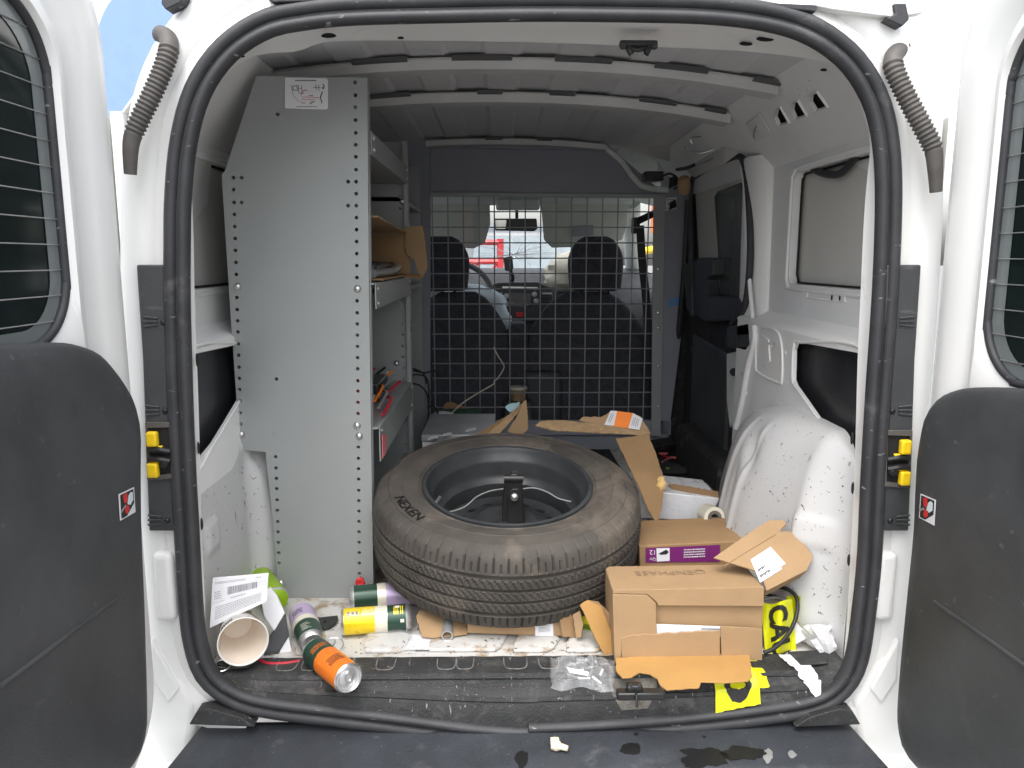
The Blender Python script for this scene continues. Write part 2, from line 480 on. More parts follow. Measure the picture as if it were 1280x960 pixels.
for i in range(NS - 1):
    for k in range(m):
        fs.append((i * m + k, i * m + (k + 1) % m, (i + 1) * m + (k + 1) % m, (i + 1) * m + k))
fs += [tuple(range(m)), tuple((NS - 1) * m + k for k in range(m - 1, -1, -1))]
mesh('weatherstrip', vs, fs, 'rubber', van, angle=60)

# ---- painted frame inside the weatherstrip (aperture), lofted from the strip to its inner edge and back
ap_px = [(258, 848, .03), (256, 760, .05), (252, 650, .05), (248, 500, .05), (244, 400, .05), (242, 300, .05), (240, 220, .05), (244, 150, .06), (259, 112, .08), (285, 90, .10), (307, 75, .12), (330, 67, .13), (375, 64, .15), (412, 52, .15), (550, 51, .17), (700, 54, .17), (850, 60, .17), (930, 64, .16), (1010, 73, .13), (1040, 80, .11), (1062, 101, .08), (1077, 135, .06), (1087, 169, .05), (1087, 195, .05), (1083, 232, .05), (1079, 289, .05), (1076, 360, .05), (1072, 450, .05), (1069, 560, .05), (1064, 680, .05), (1058, 780, .04), (1052, 848, .03)]
ap = catmull([P(x, y, Y=d) for x, y, d in ap_px], 170)
def ang(p): return (math.atan2(p.x, -(p.z - OC.z))) % (2 * math.pi)
apa = sorted((ang(p), p) for p in ap)
def ap_at(a):
    if a <= apa[0][0]: return None
    if a >= apa[-1][0]: return None
    for (a0, p0), (a1, p1) in zip(apa, apa[1:]):
        if a0 <= a <= a1: return p0.lerp(p1, (a - a0) / max(1e-9, a1 - a0))
rows = []
for i in range(NS):
    p = seal[i] - sn[i] * 0.016
    b = ap_at(ang(p))
    if b is None: continue
    rad = V((b.x - OC.x, 0, b.z - OC.z)).normalized()
    top = smooth01((b.z - 1.05) / 0.12)
    mid = p.lerp(b, 0.55) + rad * (0.004 + 0.006 * top)
    row = [p + V((0, 0.004, 0)), p + V((0, 0.012, 0)) - rad * 0.001, mid, p.lerp(b, 0.9) + rad * 0.001, b, b + rad * 0.006 + V((0, 0.004, 0)), b + rad * 0.05 + V((0, 0.012, 0)), b + rad * 0.09 + V((0, 0.02, 0))]
    rows.append(row)
k = len(rows[0])
mesh('door_aperture', [v for r in rows for v in r], [(i * k + j, i * k + j + 1, (i + 1) * k + j + 1, (i + 1) * k + j) for i in range(len(rows) - 1) for j in range(k - 1)], 'white_inner', van, angle=35)
# small slots in the frame, their inner shade painted as flat dark ovals
def oval_slot(c, u, v, a, b, parent, name='slot_shade', lift=0.0015):
    u, v = V(u).normalized(), V(v).normalized(); n = u.cross(v)
    if n.dot(CAM - V(c)) < 0: n = -n
    pts = [V(c) + u * a * math.cos(t * math.pi / 8) + v * b * math.sin(t * math.pi / 8) + n * lift for t in range(16)]
    rim = [V(c) + u * a * 1.25 * math.cos(t * math.pi / 8) + v * b * 1.25 * math.sin(t * math.pi / 8) + n * (lift * 0.4) for t in range(16)]
    mesh(name, pts + rim, [tuple(range(16))] + [(t, (t + 1) % 16, 16 + (t + 1) % 16, 16 + t) for t in range(16)], 'dark_void', parent, smooth=False)
for x, y, a in ((411, 46, .011), (932, 56, .010), (956, 50, .013), (501, 49, .005), (303, 72, .004), (1029, 89, .005)):
    q = P(x, y, Z=1.197) if 380 < x < 1000 else P(x, y, Y=0.07)
    oval_slot(q, (1, 0, 0), (0, 0.5, 0.5), a, a * 0.5, van, lift=0.004)
for y, x in ((548, 1066), (700, 1062), (610, 1067), (560, 247), (655, 251), (450, 245)):
    oval_slot(P(x, y, Y=0.03), (0, 1, 0), (0, 0, 1), 0.004, 0.010, van, lift=0.003)

# ---- body outside the weatherstrip (rear corner panels, roof edge)
rows = []
for i in range(NS):
    p = seal[i]; n = sn[i]
    if p.z < -0.03 and abs(p.x) < 0.52: continue
    low = smooth01((0.15 - p.z) / 0.2)
    bulge = 0.004 * math.sin(p.z * 9)
    q = lambda d, y: p + n * d + V((0, y - p.y, 0))
    rows.append([q(0.010, 0.010), q(0.026, 0.002 + bulge), q(0.048, 0.012), q(0.060, 0.003), q(0.092, 0.005 + bulge), q(0.108, 0.016), q(0.118, 0.045), q(0.124, 0.12), q(0.146, 0.52)])
k = len(rows[0])
def split_rows(sel, name):
    rr = [r for r in rows if sel(r[0])]
    mesh(name, [v for r in rr for v in r], [(i * k + j, i * k + j + 1, (i + 1) * k + j + 1, (i + 1) * k + j) for i in range(len(rr) - 1) for j in range(k - 1)], 'white_paint', van, angle=50)
split_rows(lambda p: True, 'rear_body_frame')

# ---- black pillar trims with the hinge pocket and yellow check caps
def pillar_trim(s):
    xs = (lambda a: a) if s < 0 else (lambda a: 1322 - a)
    Yp = -0.010
    P = lambda x, y, Y: globals()['P'](x, y + (10 if s > 0 and 520 < y < 605 else 0), Y=Y)
    pts = [P(xs(a), b, Y=Yp) for a, b in ((170, 331), (214, 331), (217, 450), (222, 560), (226, 664), (186, 664), (182, 560), (178, 450))]
    t = prism('pillar_trim', pts, (0, 0.02, 0), 'black_plastic', van, bevel=0.003)
    if s < 0: t['label'] = 'black plastic trim on the left rear pillar'
    # pocket: frame, floor, caps, hinge arms
    f = [P(xs(a), b, Y=Yp - 0.006) for a, b in ((181, 528), (217, 528), (219, 598), (184, 601))]
    fi = [P(xs(a), b, Y=Yp - 0.006) for a, b in ((184, 535), (212, 534), (214, 592), (187, 595))]
    bk = [v + V((0, 0.004, 0)) for v in f]
    vs = f + fi + bk
    fs = [(i, (i + 1) % 4, 4 + (i + 1) % 4, 4 + i) for i in range(4)] + [(i, (i + 1) % 4, 8 + (i + 1) % 4, 8 + i) for i in range(4)]
    mesh('pocket_frame', vs, fs, 'conduit', t, bevel=0.001)
    mesh('pocket_floor', [v + V((0, 0.005, 0)) for v in fi], [(0, 1, 2, 3)], 'dark_void', t, smooth=False)
    for a, b in ((190, 549), (191, 588)):
        c = P(xs(a), b, Y=Yp - 0.012)
        box('check_cap', c - V((.0095, .006, .0135)), c + V((.0095, .009, .0135)), 'yellow_plastic', t, bevel=0.004, seg=3)
        c2 = c + V((-s * 0.006, 0.004, -0.017 if b < 570 else 0.017))
        box('check_cap', c2 - V((.012, .004, .003)), c2 + V((.010, .004, .004)), 'yellow_plastic', t, bevel=0.002)
    for b in (562, 574):
        c0, c1 = P(xs(186), b, Y=Yp - 0.008), P(xs(212), b + 2, Y=Yp - 0.004)
        tube('hinge_arm', [c0, c0.lerp(c1, .5) + V((0, -.004, .003)), c1], 0.0062, 'jack_black', t, n=10, seg=8)
    c = P(xs(205), 581, Y=Yp - 0.010)
    lathe('hinge_bolt', [(0, .004), (.006, .003), (.008, 0), (.008, -.006)], c, (0, -1, 0), 'jack_black', t, seg=14)
    for b in (402, 513, 650):
        for dd in (-6, 0, 6):
            c0, c1 = P(xs(180 + (b - 400) * .02), b + dd, Y=Yp - 0.001), P(xs(197 + (b - 400) * .02), b + dd * .7, Y=Yp - 0.001)
            tube('molded_rib', [c0, c1], 0.0022, 'black_plastic', t, n=6, seg=6)
        c = P(xs(204 + (b - 400) * .02), b + 1, Y=Yp - 0.001)
        lathe('trim_screw', [(0, .003), (.003, .0028), (.005, .001), (.0055, -.002)], c, (0, -1, 0), 'jack_black', t, seg=12)
    return t
pillar_trim(-1); pillar_trim(1)
# pressed bulges in the white corner below the trims
for s in (-1, 1):
    xs = (lambda a: a) if s < 0 else (lambda a: 1312 - a)
    a, b = P(xs(190), 690, Y=-0.002), P(xs(222), 775, Y=-0.002)
    x0, x1 = sorted((a.x, b.x))
    box('corner_stop', (x0, -0.010, b.z), (x1, 0.02, a.z), 'white_paint', van, bevel=0.012, seg=4)
    pts = [P(xs(x), y, Y=-0.006) for x, y in ((188, 800), (224, 862), (210, 880), (190, 850))]
    prism('corner_gusset', pts, (0, 0.03, 0), 'white_paint', van, bevel=0.004)
    pts = [P(xs(x), y, Y=0.0) for x, y in ((190, 795), (246, 880), (236, 962), (228, 1010), (150, 1010), (170, 900))]
    prism('bumper_corner', pts, (0, 0.05, 0), 'white_paint', van, bevel=0.015, seg=4)
    c = V((s * 0.640, -0.012, -0.088))
    prism('corner_cap', [P(xs(x), y, Y=-0.030) for x, y in ((236, 906), (246, 889), (262, 886), (300, 897), (318, 909))], (0, 0.03, 0), 'sill_plastic', van, bevel=0.002)

# ---- corrugated wiring conduits to the doors
def conduit(s):
    if s < 0:
        pts = [(201, 43, .022), (210, 48, .004), (211, 62, -.012), (203, 88, -.022), (190, 118, -.03), (177, 145, -.036), (166, 170, -.04), (163, 190, -.04), (163, 218, -.036)]
    else:
        pts = [(1128, 62, .022), (1119, 67, .004), (1116, 80, -.012), (1125, 104, -.022), (1140, 134, -.03), (1154, 160, -.036), (1166, 185, -.04), (1169, 210, -.04), (1170, 240, -.036)]
    path = [P(x, y, Y=d) for x, y, d in pts]
    def rad(t):
        base = 0.0150 if t < 0.2 else (0.0150 if t < 0.72 else lerp(0.0150, 0.010, (t - .72) / .28))
        if 0.2 <= t <= 0.76: base += 0.0017 * math.sin((t - .2) / .56 * 2 * math.pi * 20)
        return base
    tube('wiring_conduit', path, rad, 'conduit', van, n=260, seg=16, angle=80)
conduit(-1); conduit(1)
# hinge blocks and gutter strip at the roof corners
prism('roof_hinge_block', [P(x, y, Y=-0.02) for x, y in ((203, -14), (232, -14), (226, 3), (207, 12), (201, 4))], (0, 0.03, 0), 'rubber', van, bevel=0.002)
prism('roof_hinge_block', [P(x, y, Y=-0.02) for x, y in ((1118, 4), (1133, 4), (1137, 24), (1128, 33), (1108, 23), (1120, 17))], (0, 0.03, 0), 'rubber', van, bevel=0.002)
prism('gutter_strip', [P(x, y, Y=-0.012) for x, y in ((1010, 5), (1152, 7), (1154, 16), (1120, 22), (1040, 12))], (0, 0.02, 0), 'bow_grey', van, bevel=0.002)
prism('roof_seal', [P(x, y, Y=-0.014) for x, y in ((330, -6), (660, -12), (1022, 6), (1020, 15), (940, 5), (660, -3), (340, 3))], (0, 0.02, 0), 'rubber', van, bevel=0.002)

# ---- sill trim: moulded black plastic following the bottom of the opening
seal_low = sorted([(p.x, p.z) for p, n in zip(seal, sn) if p.z < 0.3 and n.z < 0.2])
def seal_z(x):
    best = [z for X, z in seal_low if abs(X - x) < 0.012]
    return min(best) if best else 0.1
SX0, SX1 = -0.612, 0.625
def sill_pt(x, v, lift=0.0):
    zf = seal_z(x) + 0.014
    yb = 0.083 + 0.003 * noise.noise(V((x * 30, 0, 0)))
    e = smooth01((min(x - SX0, SX1 - x)) / 0.06)
    flat = 0.012 + 0.010 * (1 - e)
    keys = [(0, yb, 0.0), (0.05, yb - .002, flat), (0.55, 0.022, flat), (0.62, 0.014, flat - .002), (0.70, 0.008, lerp(flat, zf, .25)), (0.78, 0.002, lerp(flat, zf, .36)), (0.86, -0.004, lerp(flat, zf, .42)), (0.93, -0.009, lerp(flat, zf, .8)), (1, -0.011, zf)]
    for (a, y0, z0), (b, y1, z1) in zip(keys, keys[1:]):
        if v <= b:
            t = (v - a) / (b - a); return V((x, lerp(y0, y1, t) - lift * (v > .6) * .7, lerp(z0, z1, t) + lift))
    return V((x, keys[-1][1], keys[-1][2]))
vvals = [0, .05, .2, .35, .5, .55, .62, .70, .74, .78, .82, .86, .93, 1]
nx = 120
vs = [sill_pt(lerp(SX0, SX1, i / (nx - 1)), v) for i in range(nx) for v in vvals]
k = len(vvals)
sill = mesh('sill_trim', vs, [(i * k + j, i * k + j + 1, (i + 1) * k + j + 1, (i + 1) * k + j) for i in range(nx - 1) for j in range(k - 1)], 'sill_plastic', van, angle=45)
def sill_x(px, py): return P(px, py, Z=0.012).x
# moulded U-shaped ridges
for px, w in ((272, 30), (352, 26), (383, 24), (428, 18), (478, 24), (556, 24), (580, 22), (645, 30), (688, 26), (735, 20), (905, 46)):
    x0, x1 = sill_x(px - w / 2, 845), sill_x(px + w / 2, 845)
    pts = [sill_pt(x0, .12, .001), sill_pt(x0 + .001, .36, .001), sill_pt(lerp(x0, x1, .2), .47, .001), sill_pt(lerp(x0, x1, .8), .47, .001), sill_pt(x1 - .001, .36, .001), sill_pt(x1, .12, .001)]
    tube('molded_ridge', pts, 0.0013, 'worn_ridge', sill, n=26, seg=6)
for px in (1022,):
    x0, x1 = sill_x(1004, 845), sill_x(1048, 845)
    pts = [sill_pt(lerp(x0, x1, a), b, .002) for a, b in ((0, .06), (.1, .5), (.9, .5), (1.0, .35), (.85, .06))]
    prism('corner_pad', pts, (0, 0, 0.004), 'sill_plastic', sill, bevel=0.0015)
x0, x1 = sill_x(262, 845), sill_x(308, 845)
prism('corner_pad', [sill_pt(lerp(x0, x1, a), b, .002) for a, b in ((0.1, .45), (.5, .52), (.95, .42), (1.0, .3), (.5, .08), (.25, .08))], (0, 0, 0.004), 'sill_plastic', sill, bevel=0.0015)
for vv, rr_, dz in ((.60, .007, -.0056), (.845, .008, -.0062)):
    tube('sill_bead', [sill_pt(lerp(SX0 + .05, SX1 - .05, i / 60), vv, .0005 + dz) for i in range(61)], rr_, 'sill_plastic', sill, n=120, seg=8)
# white paint splash across the sill
def conform(name, px, mat, parent, lift=0.0046):
    vs, fs = [], []
    for i, (xl, xr, v) in enumerate(px):
        for t in (0, .33, .66, 1): vs.append(sill_pt(lerp(xl, xr, t), v, lift + 0.0006 * random.random()))
    for i in range(len(px) - 1):
        for j in range(3): fs.append((i * 4 + j, i * 4 + j + 1, i * 4 + j + 5, i * 4 + j + 4))
    return mesh(name, vs, fs, mat, parent)
sp = []
for t in range(22):
    v = .14 + .86 * t / 21
    cxp = lerp(1002, 1026, (t / 21) ** .8); w = (4 + 11 * math.sin(math.pi * min(1, t / 20 * .8 + .15))) + random.uniform(-2, 2)
    sp.append((sill_x(cxp - w, 850), sill_x(cxp + w * .7, 850), v))
conform('paint_splash', sp, 'spill_white', sill)
# torn notch
conform('torn_notch', [(sill_x(437, 850), sill_x(447, 850), .50), (sill_x(428, 850), sill_x(444, 850), .60), (sill_x(426, 850), sill_x(436, 850), .70)], 'dark_void', sill, 0.0015)
# latch striker in its pocket
a, b = sill_x(765, 850), sill_x(824, 850)
conform('striker_pocket', [(a, b, .45), (a, b, .60), (a, b, .72), (a + .002, b - .002, .84), (a + .02, b - .02, .92)], 'dirty_metal', sill, 0.0025)
c = P(794, 868, Z=.014)
box('striker_block', (a + .001, c.y - .009, .006), (b - .001, c.y + .012, .021), 'jack_black', sill, bevel=0.003)
box('striker_block', (c.x - .016, c.y - .003, .018), (c.x + .014, c.y + .018, .032), 'jack_black', sill, bevel=0.005, seg=3)
tube('striker_loop', [c + V((-.010, .004, .017)), c + V((-.006, -.005, .019)), c + V((.006, -.005, .019)), c + V((.008, .004, .017))], 0.0026, 'rim_black', sill, n=16, seg=8)
tube('striker_loop', [c + V((.0, -.008, .008)), c + V((.0, -.016, .004)), c + V((.0, -.022, -.012))], 0.0025, 'jack_black', sill, n=14, seg=8)
# upper striker on the header
q = P(798, 54, Z=1.192)
st = box('header_striker', q + V((-.034, -.008, -.006)), q + V((.034, .010, .004)), 'jack_black', van, bevel=0.003)
for s in (-1, 1):
    tube('striker_arm', [q + V((s * .016, .004, 0)), q + V((s * .018, -.004, -.010)), q + V((s * .013, -.006, -.020))], 0.0055, 'jack_black', st, n=12, seg=10)
    lathe('striker_screw', [(0, .003), (.006, .002), (.007, -.003)], q + V((s * .028, -.004, -.007)), (0, -.4, -1), 'rim_black', st, seg=12)
tube('striker_bar', [q + V((-.015, -.003, -.009)), q + V((0, -.006, -.013)), q + V((.015, -.003, -.009))], 0.004, 'jack_black', st, n=12, seg=8)

# ---- cargo floor, ribs, bumper step
fl = grid('cargo_floor', lambda u, v: V((lerp(-.74, .80, u), lerp(.079, 1.95, v), 0.0015 * noise.noise(V((u * 9, v * 14, 1))))), 40, 40, 'floor_paint', van)
for a0, a1, b0, b1 in ((455, 516, 788, 812), (536, 634, 786, 811), (642, 700, 790, 812), (708, 762, 788, 812), (370, 420, 792, 815), (860, 940, 790, 812)):
    pts = [P(x, y, Z=0.009) for x, y in ((a0 + 6, b0), (a1 - 14, b0), (a1, b0 + 6), (a1 - 8, b1 - 4), (a1 - 16, b1), (a0, b1), (a0, b1 - 8))]
    prism('floor_pad', pts, (0, 0, -0.009), 'floor_paint', fl, bevel=0.004, seg=3)
for x in (-.12, .02, .16, .30, .44):
    box('floor_rib', (x - .03, .30, -.002), (x + .03, 1.85, .008), 'floor_paint', fl, bevel=0.004)
NB = 46
def bump_pt(u, v):
    zz = lerp(-0.092, -0.105, v) - 0.05 * smooth01((v - .75) / .25)
    y = lerp(0.02, -0.17, v)
    x0, x1 = P(250, 905, Y=.0).x - .03 * v, P(1058, 905, Y=.0).x + .03 * v
    return V((lerp(x0, x1, u), y, zz))
bumper = grid('bumper_step', bump_pt, NB, 16, 'bumper_plastic', van, solid=0.004)
box('bumper_bar', (-.80, -.165, -.40), (.82, .04, -.16), 'white_paint', van, bevel=0.03, seg=4)
def blob(name, cx, cy, rx, ry, mat, seed, n=40, rough_=.35, parent=None):
    c = P(cx, cy, Z=-0.098)
    pts = []
    for i in range(n):
        a = 2 * math.pi * i / n
        r = 1 + rough_ * noise.noise(V((math.cos(a) * 1.6 + seed, math.sin(a) * 1.6, seed))) + rough_ * .5 * noise.noise(V((math.cos(a) * 6 + seed, math.sin(a) * 6, 0)))
        pts.append(P(cx + rx * r * math.cos(a), cy + ry * r * math.sin(a), Z=-0.098))
    def onb(p):
        v = (0.02 - p.y) / 0.19
        return V((p.x, p.y, lerp(-0.092, -0.105, v) - 0.05 * smooth01((v - .75) / .25) + 0.003))
    pts = [onb(p) for p in pts]
    return prism(name, pts, (0, 0, 0.0006), mat, parent, smooth=False)
blob('peeled_patch', 652, 950, 8, 9, 'wet_black', 1.3, parent=bumper)
blob('peeled_patch', 789, 938, 14, 6, 'wet_black', 4.1, parent=bumper)
blob('peeled_patch', 880, 947, 32, 11, 'wet_black', 7.7, rough_=.5, parent=bumper)
blob('peeled_patch', 932, 943, 26, 8, 'wet_black', 9.2, rough_=.5, parent=bumper)
blob('pale_chip', 960, 946, 6, 8, 'pipe_grey', 2.2, parent=bumper)
blob('pale_chip', 990, 944, 5, 4, 'pipe_grey', 5.2, parent=bumper)
for cx, cy, r in ((510, 938, 6), (795, 921, 2.5), (880, 924, 2), (1008, 920, 6)): blob('step_dimple', cx, cy, r, r * .6, 'bumper_plastic' if r > 3 else 'wet_black', cx * .1, parent=bumper)

# ---- roof skin with swages, and the roof bows
def roof_z(x, y): return 1.280 - 0.048 * (abs(x + .06) / .62) ** 2.2 - 0.008 * ((y - 1.0) / 1.0) ** 2
def roof_fn(u, v):
    x, y = lerp(-.60, .60, u), lerp(.06, 1.95, v)
    sw = 0.005 * (1 if (int((x + .6) / .085) % 2 == 0) else 0)
    return V((x, y, roof_z(x, y) - sw))
grid('roof_skin', roof_fn, 113, 24, 'roof_grey', van, angle=20)
def bow(Y, w, d, mat, pads, x0=-.6, x1=.6):
    rows = []
    n = 50
    prof_ = [(-w / 2 - .012, .004), (-w / 2, .002), (-w / 2 + .008, -d), (w / 2 - .008, -d), (w / 2, .002), (w / 2 + .012, .004)]
    vs = []
    for i in range(n):
        x = lerp(x0, x1, i / (n - 1))
        for y, z in prof_: vs.append(V((x, Y + y, roof_z(x, Y) - .016 + z)))
    k = len(prof_)
    b = mesh('roof_bow', vs, [(i * k + j, i * k + j + 1, (i + 1) * k + j + 1, (i + 1) * k + j) for i in range(n - 1) for j in range(k - 1)], mat, van, angle=30)
    for a, c in pads:
        xa, xb = P(a, 80, Y=Y).x, P(c, 80, Y=Y).x
        vs = []
        for i in range(6):
            x = lerp(xa, xb, i / 5)
            for y, z in ((-w / 2 - .0135, .009), (-w / 2 - .0135, .001), (-w / 2 + .002, -.001)): vs.append(V((x, Y + y, roof_z(x, Y) - .016 + z)))
        mesh('bow_pad', vs, [(i * 3 + j, i * 3 + j + 1, i * 3 + j + 4, i * 3 + j + 3) for i in range(5) for j in range(2)], 'pad_dark', b, smooth=False)
    return b
Y1, Y2, Y3 = P(640, 80, Z=1.262).y, P(640, 122, Z=1.262).y, P(640, 176, Z=1.262).y
bow(Y1, .07, .018, 'bow_paint', ((444, 512), (566, 640), (692, 762), (814, 880), (935, 972)))
bow(Y2, .075, .020, 'bow_paint', ((464, 515), (597, 628), (686, 718), (797, 843), (878, 905)))
bow(min(Y3, 1.72), .05, .016, 'bow_paint', ((606, 628), (671, 690)), -.34, .36)
for x in (697, 776, 855):
    oval_slot(P(x, 124 + (x - 697) * .055, Y=Y2 - .02), (1, 0, 0), (0, .3, 1), .004, .004, van, lift=.004)
# outer skin closing the load bay
box('roof_panel', (-.66, .27, 1.325), (.66, 2.5, 1.345), 'white_paint', van, bevel=0.008)

# ---- side walls of the load bay (both sides)
def side(s):
    m3 = lambda x, y, z: V((s * x, y, z))
    tx = .012
    Y0, Y1_ = .055, (1.0 if s > 0 else 1.95)
    # cant rail with vents
    pol = [m3(.575, Y0, 1.238), m3(.72, Y0, 1.062), m3(.7223, Y0, 1.0639), m3(.5773, Y0, 1.2399)]
    cr = prism('cant_rail', pol, (0, 1.86, 0), 'white_inner', van)
    cn = V((s * (1.238 - 1.062), 0, .72 - .575)).normalized(); cn = V((-s * .772, 0, -.636))
    crp = (m3(.6475, 0, 1.150), cn)
    if s > 0:
        cutters = []; vents = []
        for pxs in (((973, 136), (977, 134), (987, 152), (975, 155), (971, 146)), ((993, 129), (999, 126), (1009, 143), (996, 147), (992, 138)), ((1016, 119), (1023, 115), (1035, 132), (1021, 137), (1015, 127))):
            pts = [P(x, y, pl=crp) for x, y in pxs]
            c = sum(pts, V((0, 0, 0))) / len(pts)
            big = [c + (p - c) * 1.0 for p in pts]
            cutters.append(poly_cutter(big, cn * .03))
            rim = [c + (p - c) * 1.22 + cn * .001 for p in pts]; rim2 = [c + (p - c) * 1.08 + cn * .006 for p in pts]; rim3 = [c + (p - c) * 1.0 for p in pts]
            n = len(pts); vents.append((rim + rim2 + rim3, [(i, (i + 1) % n, n + (i + 1) % n, n + i) for i in range(n)] + [(n + i, n + (i + 1) % n, 2 * n + (i + 1) % n, 2 * n + i) for i in range(n)]))
        for x, y in ((997, 111), (1009, 113), (1012, 101), (999, 118), (988, 187), (1000, 187)):
            cutters.append(cyl_cutter(P(x, y, pl=crp), cn, .0035, .03, 8))
        cut(cr, cutters)
        for v_, f_ in vents:
            mesh('vent_rim', v_, f_, 'white_inner', cr)
            n = len(v_) // 3; c = sum(v_[2 * n:], V((0, 0, 0))) / n
            prism('vent_dark_backing', [c + (p - c) * 2.2 - cn * .012 for p in v_[2 * n:]], -cn * .004, 'dark_void', cr, smooth=False)  # near-black sheet added behind each vent to stand in for shade inside
        pts = [P(x, y, pl=crp) + cn * .002 for x, y in ((934, 154), (951, 140), (966, 166), (946, 175))]
        prism('pressed_plate', pts, cn * .004, 'bow_grey', cr, bevel=.002)
        q0, q1 = P(946, 170, pl=crp) + cn * .009, P(949, 155, pl=crp) + cn * .009
        tube('clip_wire', [q0, q0.lerp(q1, .6) + cn * .006, q1], .0016, 'steel', cr, n=8, seg=6)
    # upper wall with the blanked window
    wl = prism('upper_wall', [m3(.72, Y0, 1.066), m3(.72, Y1_, 1.066), m3(.72, Y1_, .60), m3(.72, Y0, .60)], (s * .022, 0, 0), 'white_inner', van)
    w0, w1 = (P(986, 215, X=.72), P(996, 356, X=.72))
    wy1, wz1, wz0 = .70, 1.030, .742
    ring = rrect(.16, wy1, wz0, wz1, .03)
    cuts = [poly_cutter([m3(.73, a, b) for a, b in ring], (.05, 0, 0))]
    if s < 0:
        ring2 = rrect(.85, 1.5, wz0, wz1, .03); cuts.append(poly_cutter([m3(.73, a, b) for a, b in ring2], (.05, 0, 0)))
    cut(wl, cuts)
    mesh('window_blank', [m3(.752, Y0, 1.06), m3(.752, 1.6, 1.06), m3(.752, 1.6, .70), m3(.752, Y0, .70)], [(0, 1, 2, 3)], 'blank_grey', van, smooth=False)
    rr = len(ring)
    tube('window_bead', [m3(.7195, a, b) for a, b in rrect(.15, wy1 + .012, wz0 - .012, wz1 + .012, .036)], .005, 'white_inner', wl, n=90, seg=8, closed=True)
    tube('window_gap', [m3(.741, a, b) for a, b in rrect(.164, wy1 - .004, wz0 + .004, wz1 - .004, .028)], .003, 'dark_void', wl, n=90, seg=6, closed=True)
    # ledge and lower wall
    mesh('wall_ledge', [m3(.722, Y0, .662), m3(.722, Y1_ - .06, .662), m3(.700, Y0, .646), m3(.700, Y1_ - .06, .646), m3(.668, Y0, .640), m3(.668, Y1_ - .06, .640), m3(.660, Y0, .630), m3(.660, Y1_ - .06, .630)],
         [(0, 1, 3, 2), (2, 3, 5, 4), (4, 5, 7, 6)], 'white_inner', van, angle=60)
    for x, y in ((997, 399), (1024, 400), (1055, 402)):
        q = P(x, y, Z=.6425); 
        if s > 0: oval_slot(q, (.4, .9, 0), (.9, -.4, 0), .011, .004, van, lift=.002)
    lw = prism('lower_wall', [m3(.66, Y0, .631), m3(.66, .93 if s > 0 else 1.95, .631), m3(.66, .93 if s > 0 else 1.95, -.01), m3(.66, Y0, -.01)], (s * .007, 0, 0), 'white_inner', van)
    hole = [(.475, .590), (.463, .608), (.44, .612), (.10, .625), (.10, .40), (.22, .425), (.30, .452), (.40, .488), (.452, .506), (.468, .518)]
    cuts = [poly_cutter([m3(.67, a, b) for a, b in hole], (.04, 0, 0))]
    if s > 0:
        for x, y, r in ((967, 433, .006), (985, 440, .007), (976, 453, .003), (976, 458, .003), (961, 495, .003), (965, 491, .003), (971, 501, .003), (979, 505, .003), (987, 511, .003), (966, 509, .0025), (987, 477, .003), (936, 491, .007), (934, 500, .006)):
            cuts.append(cyl_cutter(P(x, y, X=.665), (1, 0, 0), r, .05, 10))
    cut(lw, cuts)
    tube('opening_bead', [m3(.6595, a, b) for a, b in [(V(h).x + (0.004 if h[0] > .3 else 0), h[1]) for h in hole]], .0035, 'white_inner', lw, n=70, seg=8, closed=True)
    mesh('opening_cover', [m3(.690, Y0, .64), m3(.690, .60, .64), m3(.690, .60, .30), m3(.690, Y0, .30)], [(0, 1, 2, 3)], 'dark_panel', van, smooth=False)
    if s > 0:
        # pressed panel outlines on the lower wall
        for pxs in (((948, 413), (974, 418), (978, 472), (972, 478), (948, 466), (945, 455)), ((936, 543), (943, 514), (975, 528), (958, 545), (945, 560))):
            pts = [P(x, y, X=.6595) for x, y in pxs]
            tube('pressed_bead', pts, .0035, 'white_inner', lw, n=60, seg=8, closed=True)
        pts = [P(x, y, X=.657) for x, y in ((951, 418), (960, 424), (962, 452), (952, 458))]
        prism('pressed_step', pts, (.006, 0, 0), 'white_inner', lw, bevel=.003)
        q = P(968, 429, X=.655); tube('wall_pin', [q, q + V((-.02, -.012, 0))], .0028, 'aluminium', lw, n=4, seg=8)
        tube('pressed_bead', [P(x, y, X=.657) for x, y in ((943, 408), (944, 425), (936, 455), (928, 500), (920, 535))], .009, 'white_inner', lw, n=30, seg=10)
        q0, q1 = P(1009, 366, X=.7185), P(1056, 378, X=.7185)
        tube('pressed_bead', [V((.7185, a, b)) for a, b in rrect(q1.y, q0.y, q1.z, q0.z + .002, .004)], .0015, 'white_inner', wl, n=50, seg=6, closed=True)
        for x in (1040, 1050): oval_slot(P(x, 372, X=.7185), (0, 1, 0), (0, 0, 1), .003, .006, wl)
        # C pillar: rounded column between window and sliding door
        yc0, yc1 = .86, 1.04
        def colp(u, v):
            a = lerp(-90, 90, u); z = lerp(.625, 1.10, v)
            w = lerp(.085, .070, v)
            return V((.725 - .060 * math.cos(R(a)) * (.8 + .2 * v), .945 + w * 1.25 * math.sin(R(a)) + .05 * (1 - v) ** 2 * 0, z))
        grid('pillar_column', colp, 18, 10, 'white_inner', van)
        # the light gusset where pillar meets the rail
        tube('pillar_bead', [P(x, y, X=.672) for x, y in ((925, 190), (931, 235), (934, 300), (937, 352), (941, 400))], .006, 'white_inner', van, n=30, seg=8)
    # outer skin
    box('outer_skin', tuple(min(a, b) for a, b in zip(m3(.757, .18, -.4), m3(.764, .97 if s > 0 else 1.95, 1.055))), tuple(max(a, b) for a, b in zip(m3(.757, .18, -.4), m3(.764, .97 if s > 0 else 1.95, 1.055))), 'white_paint', van, bevel=.004)
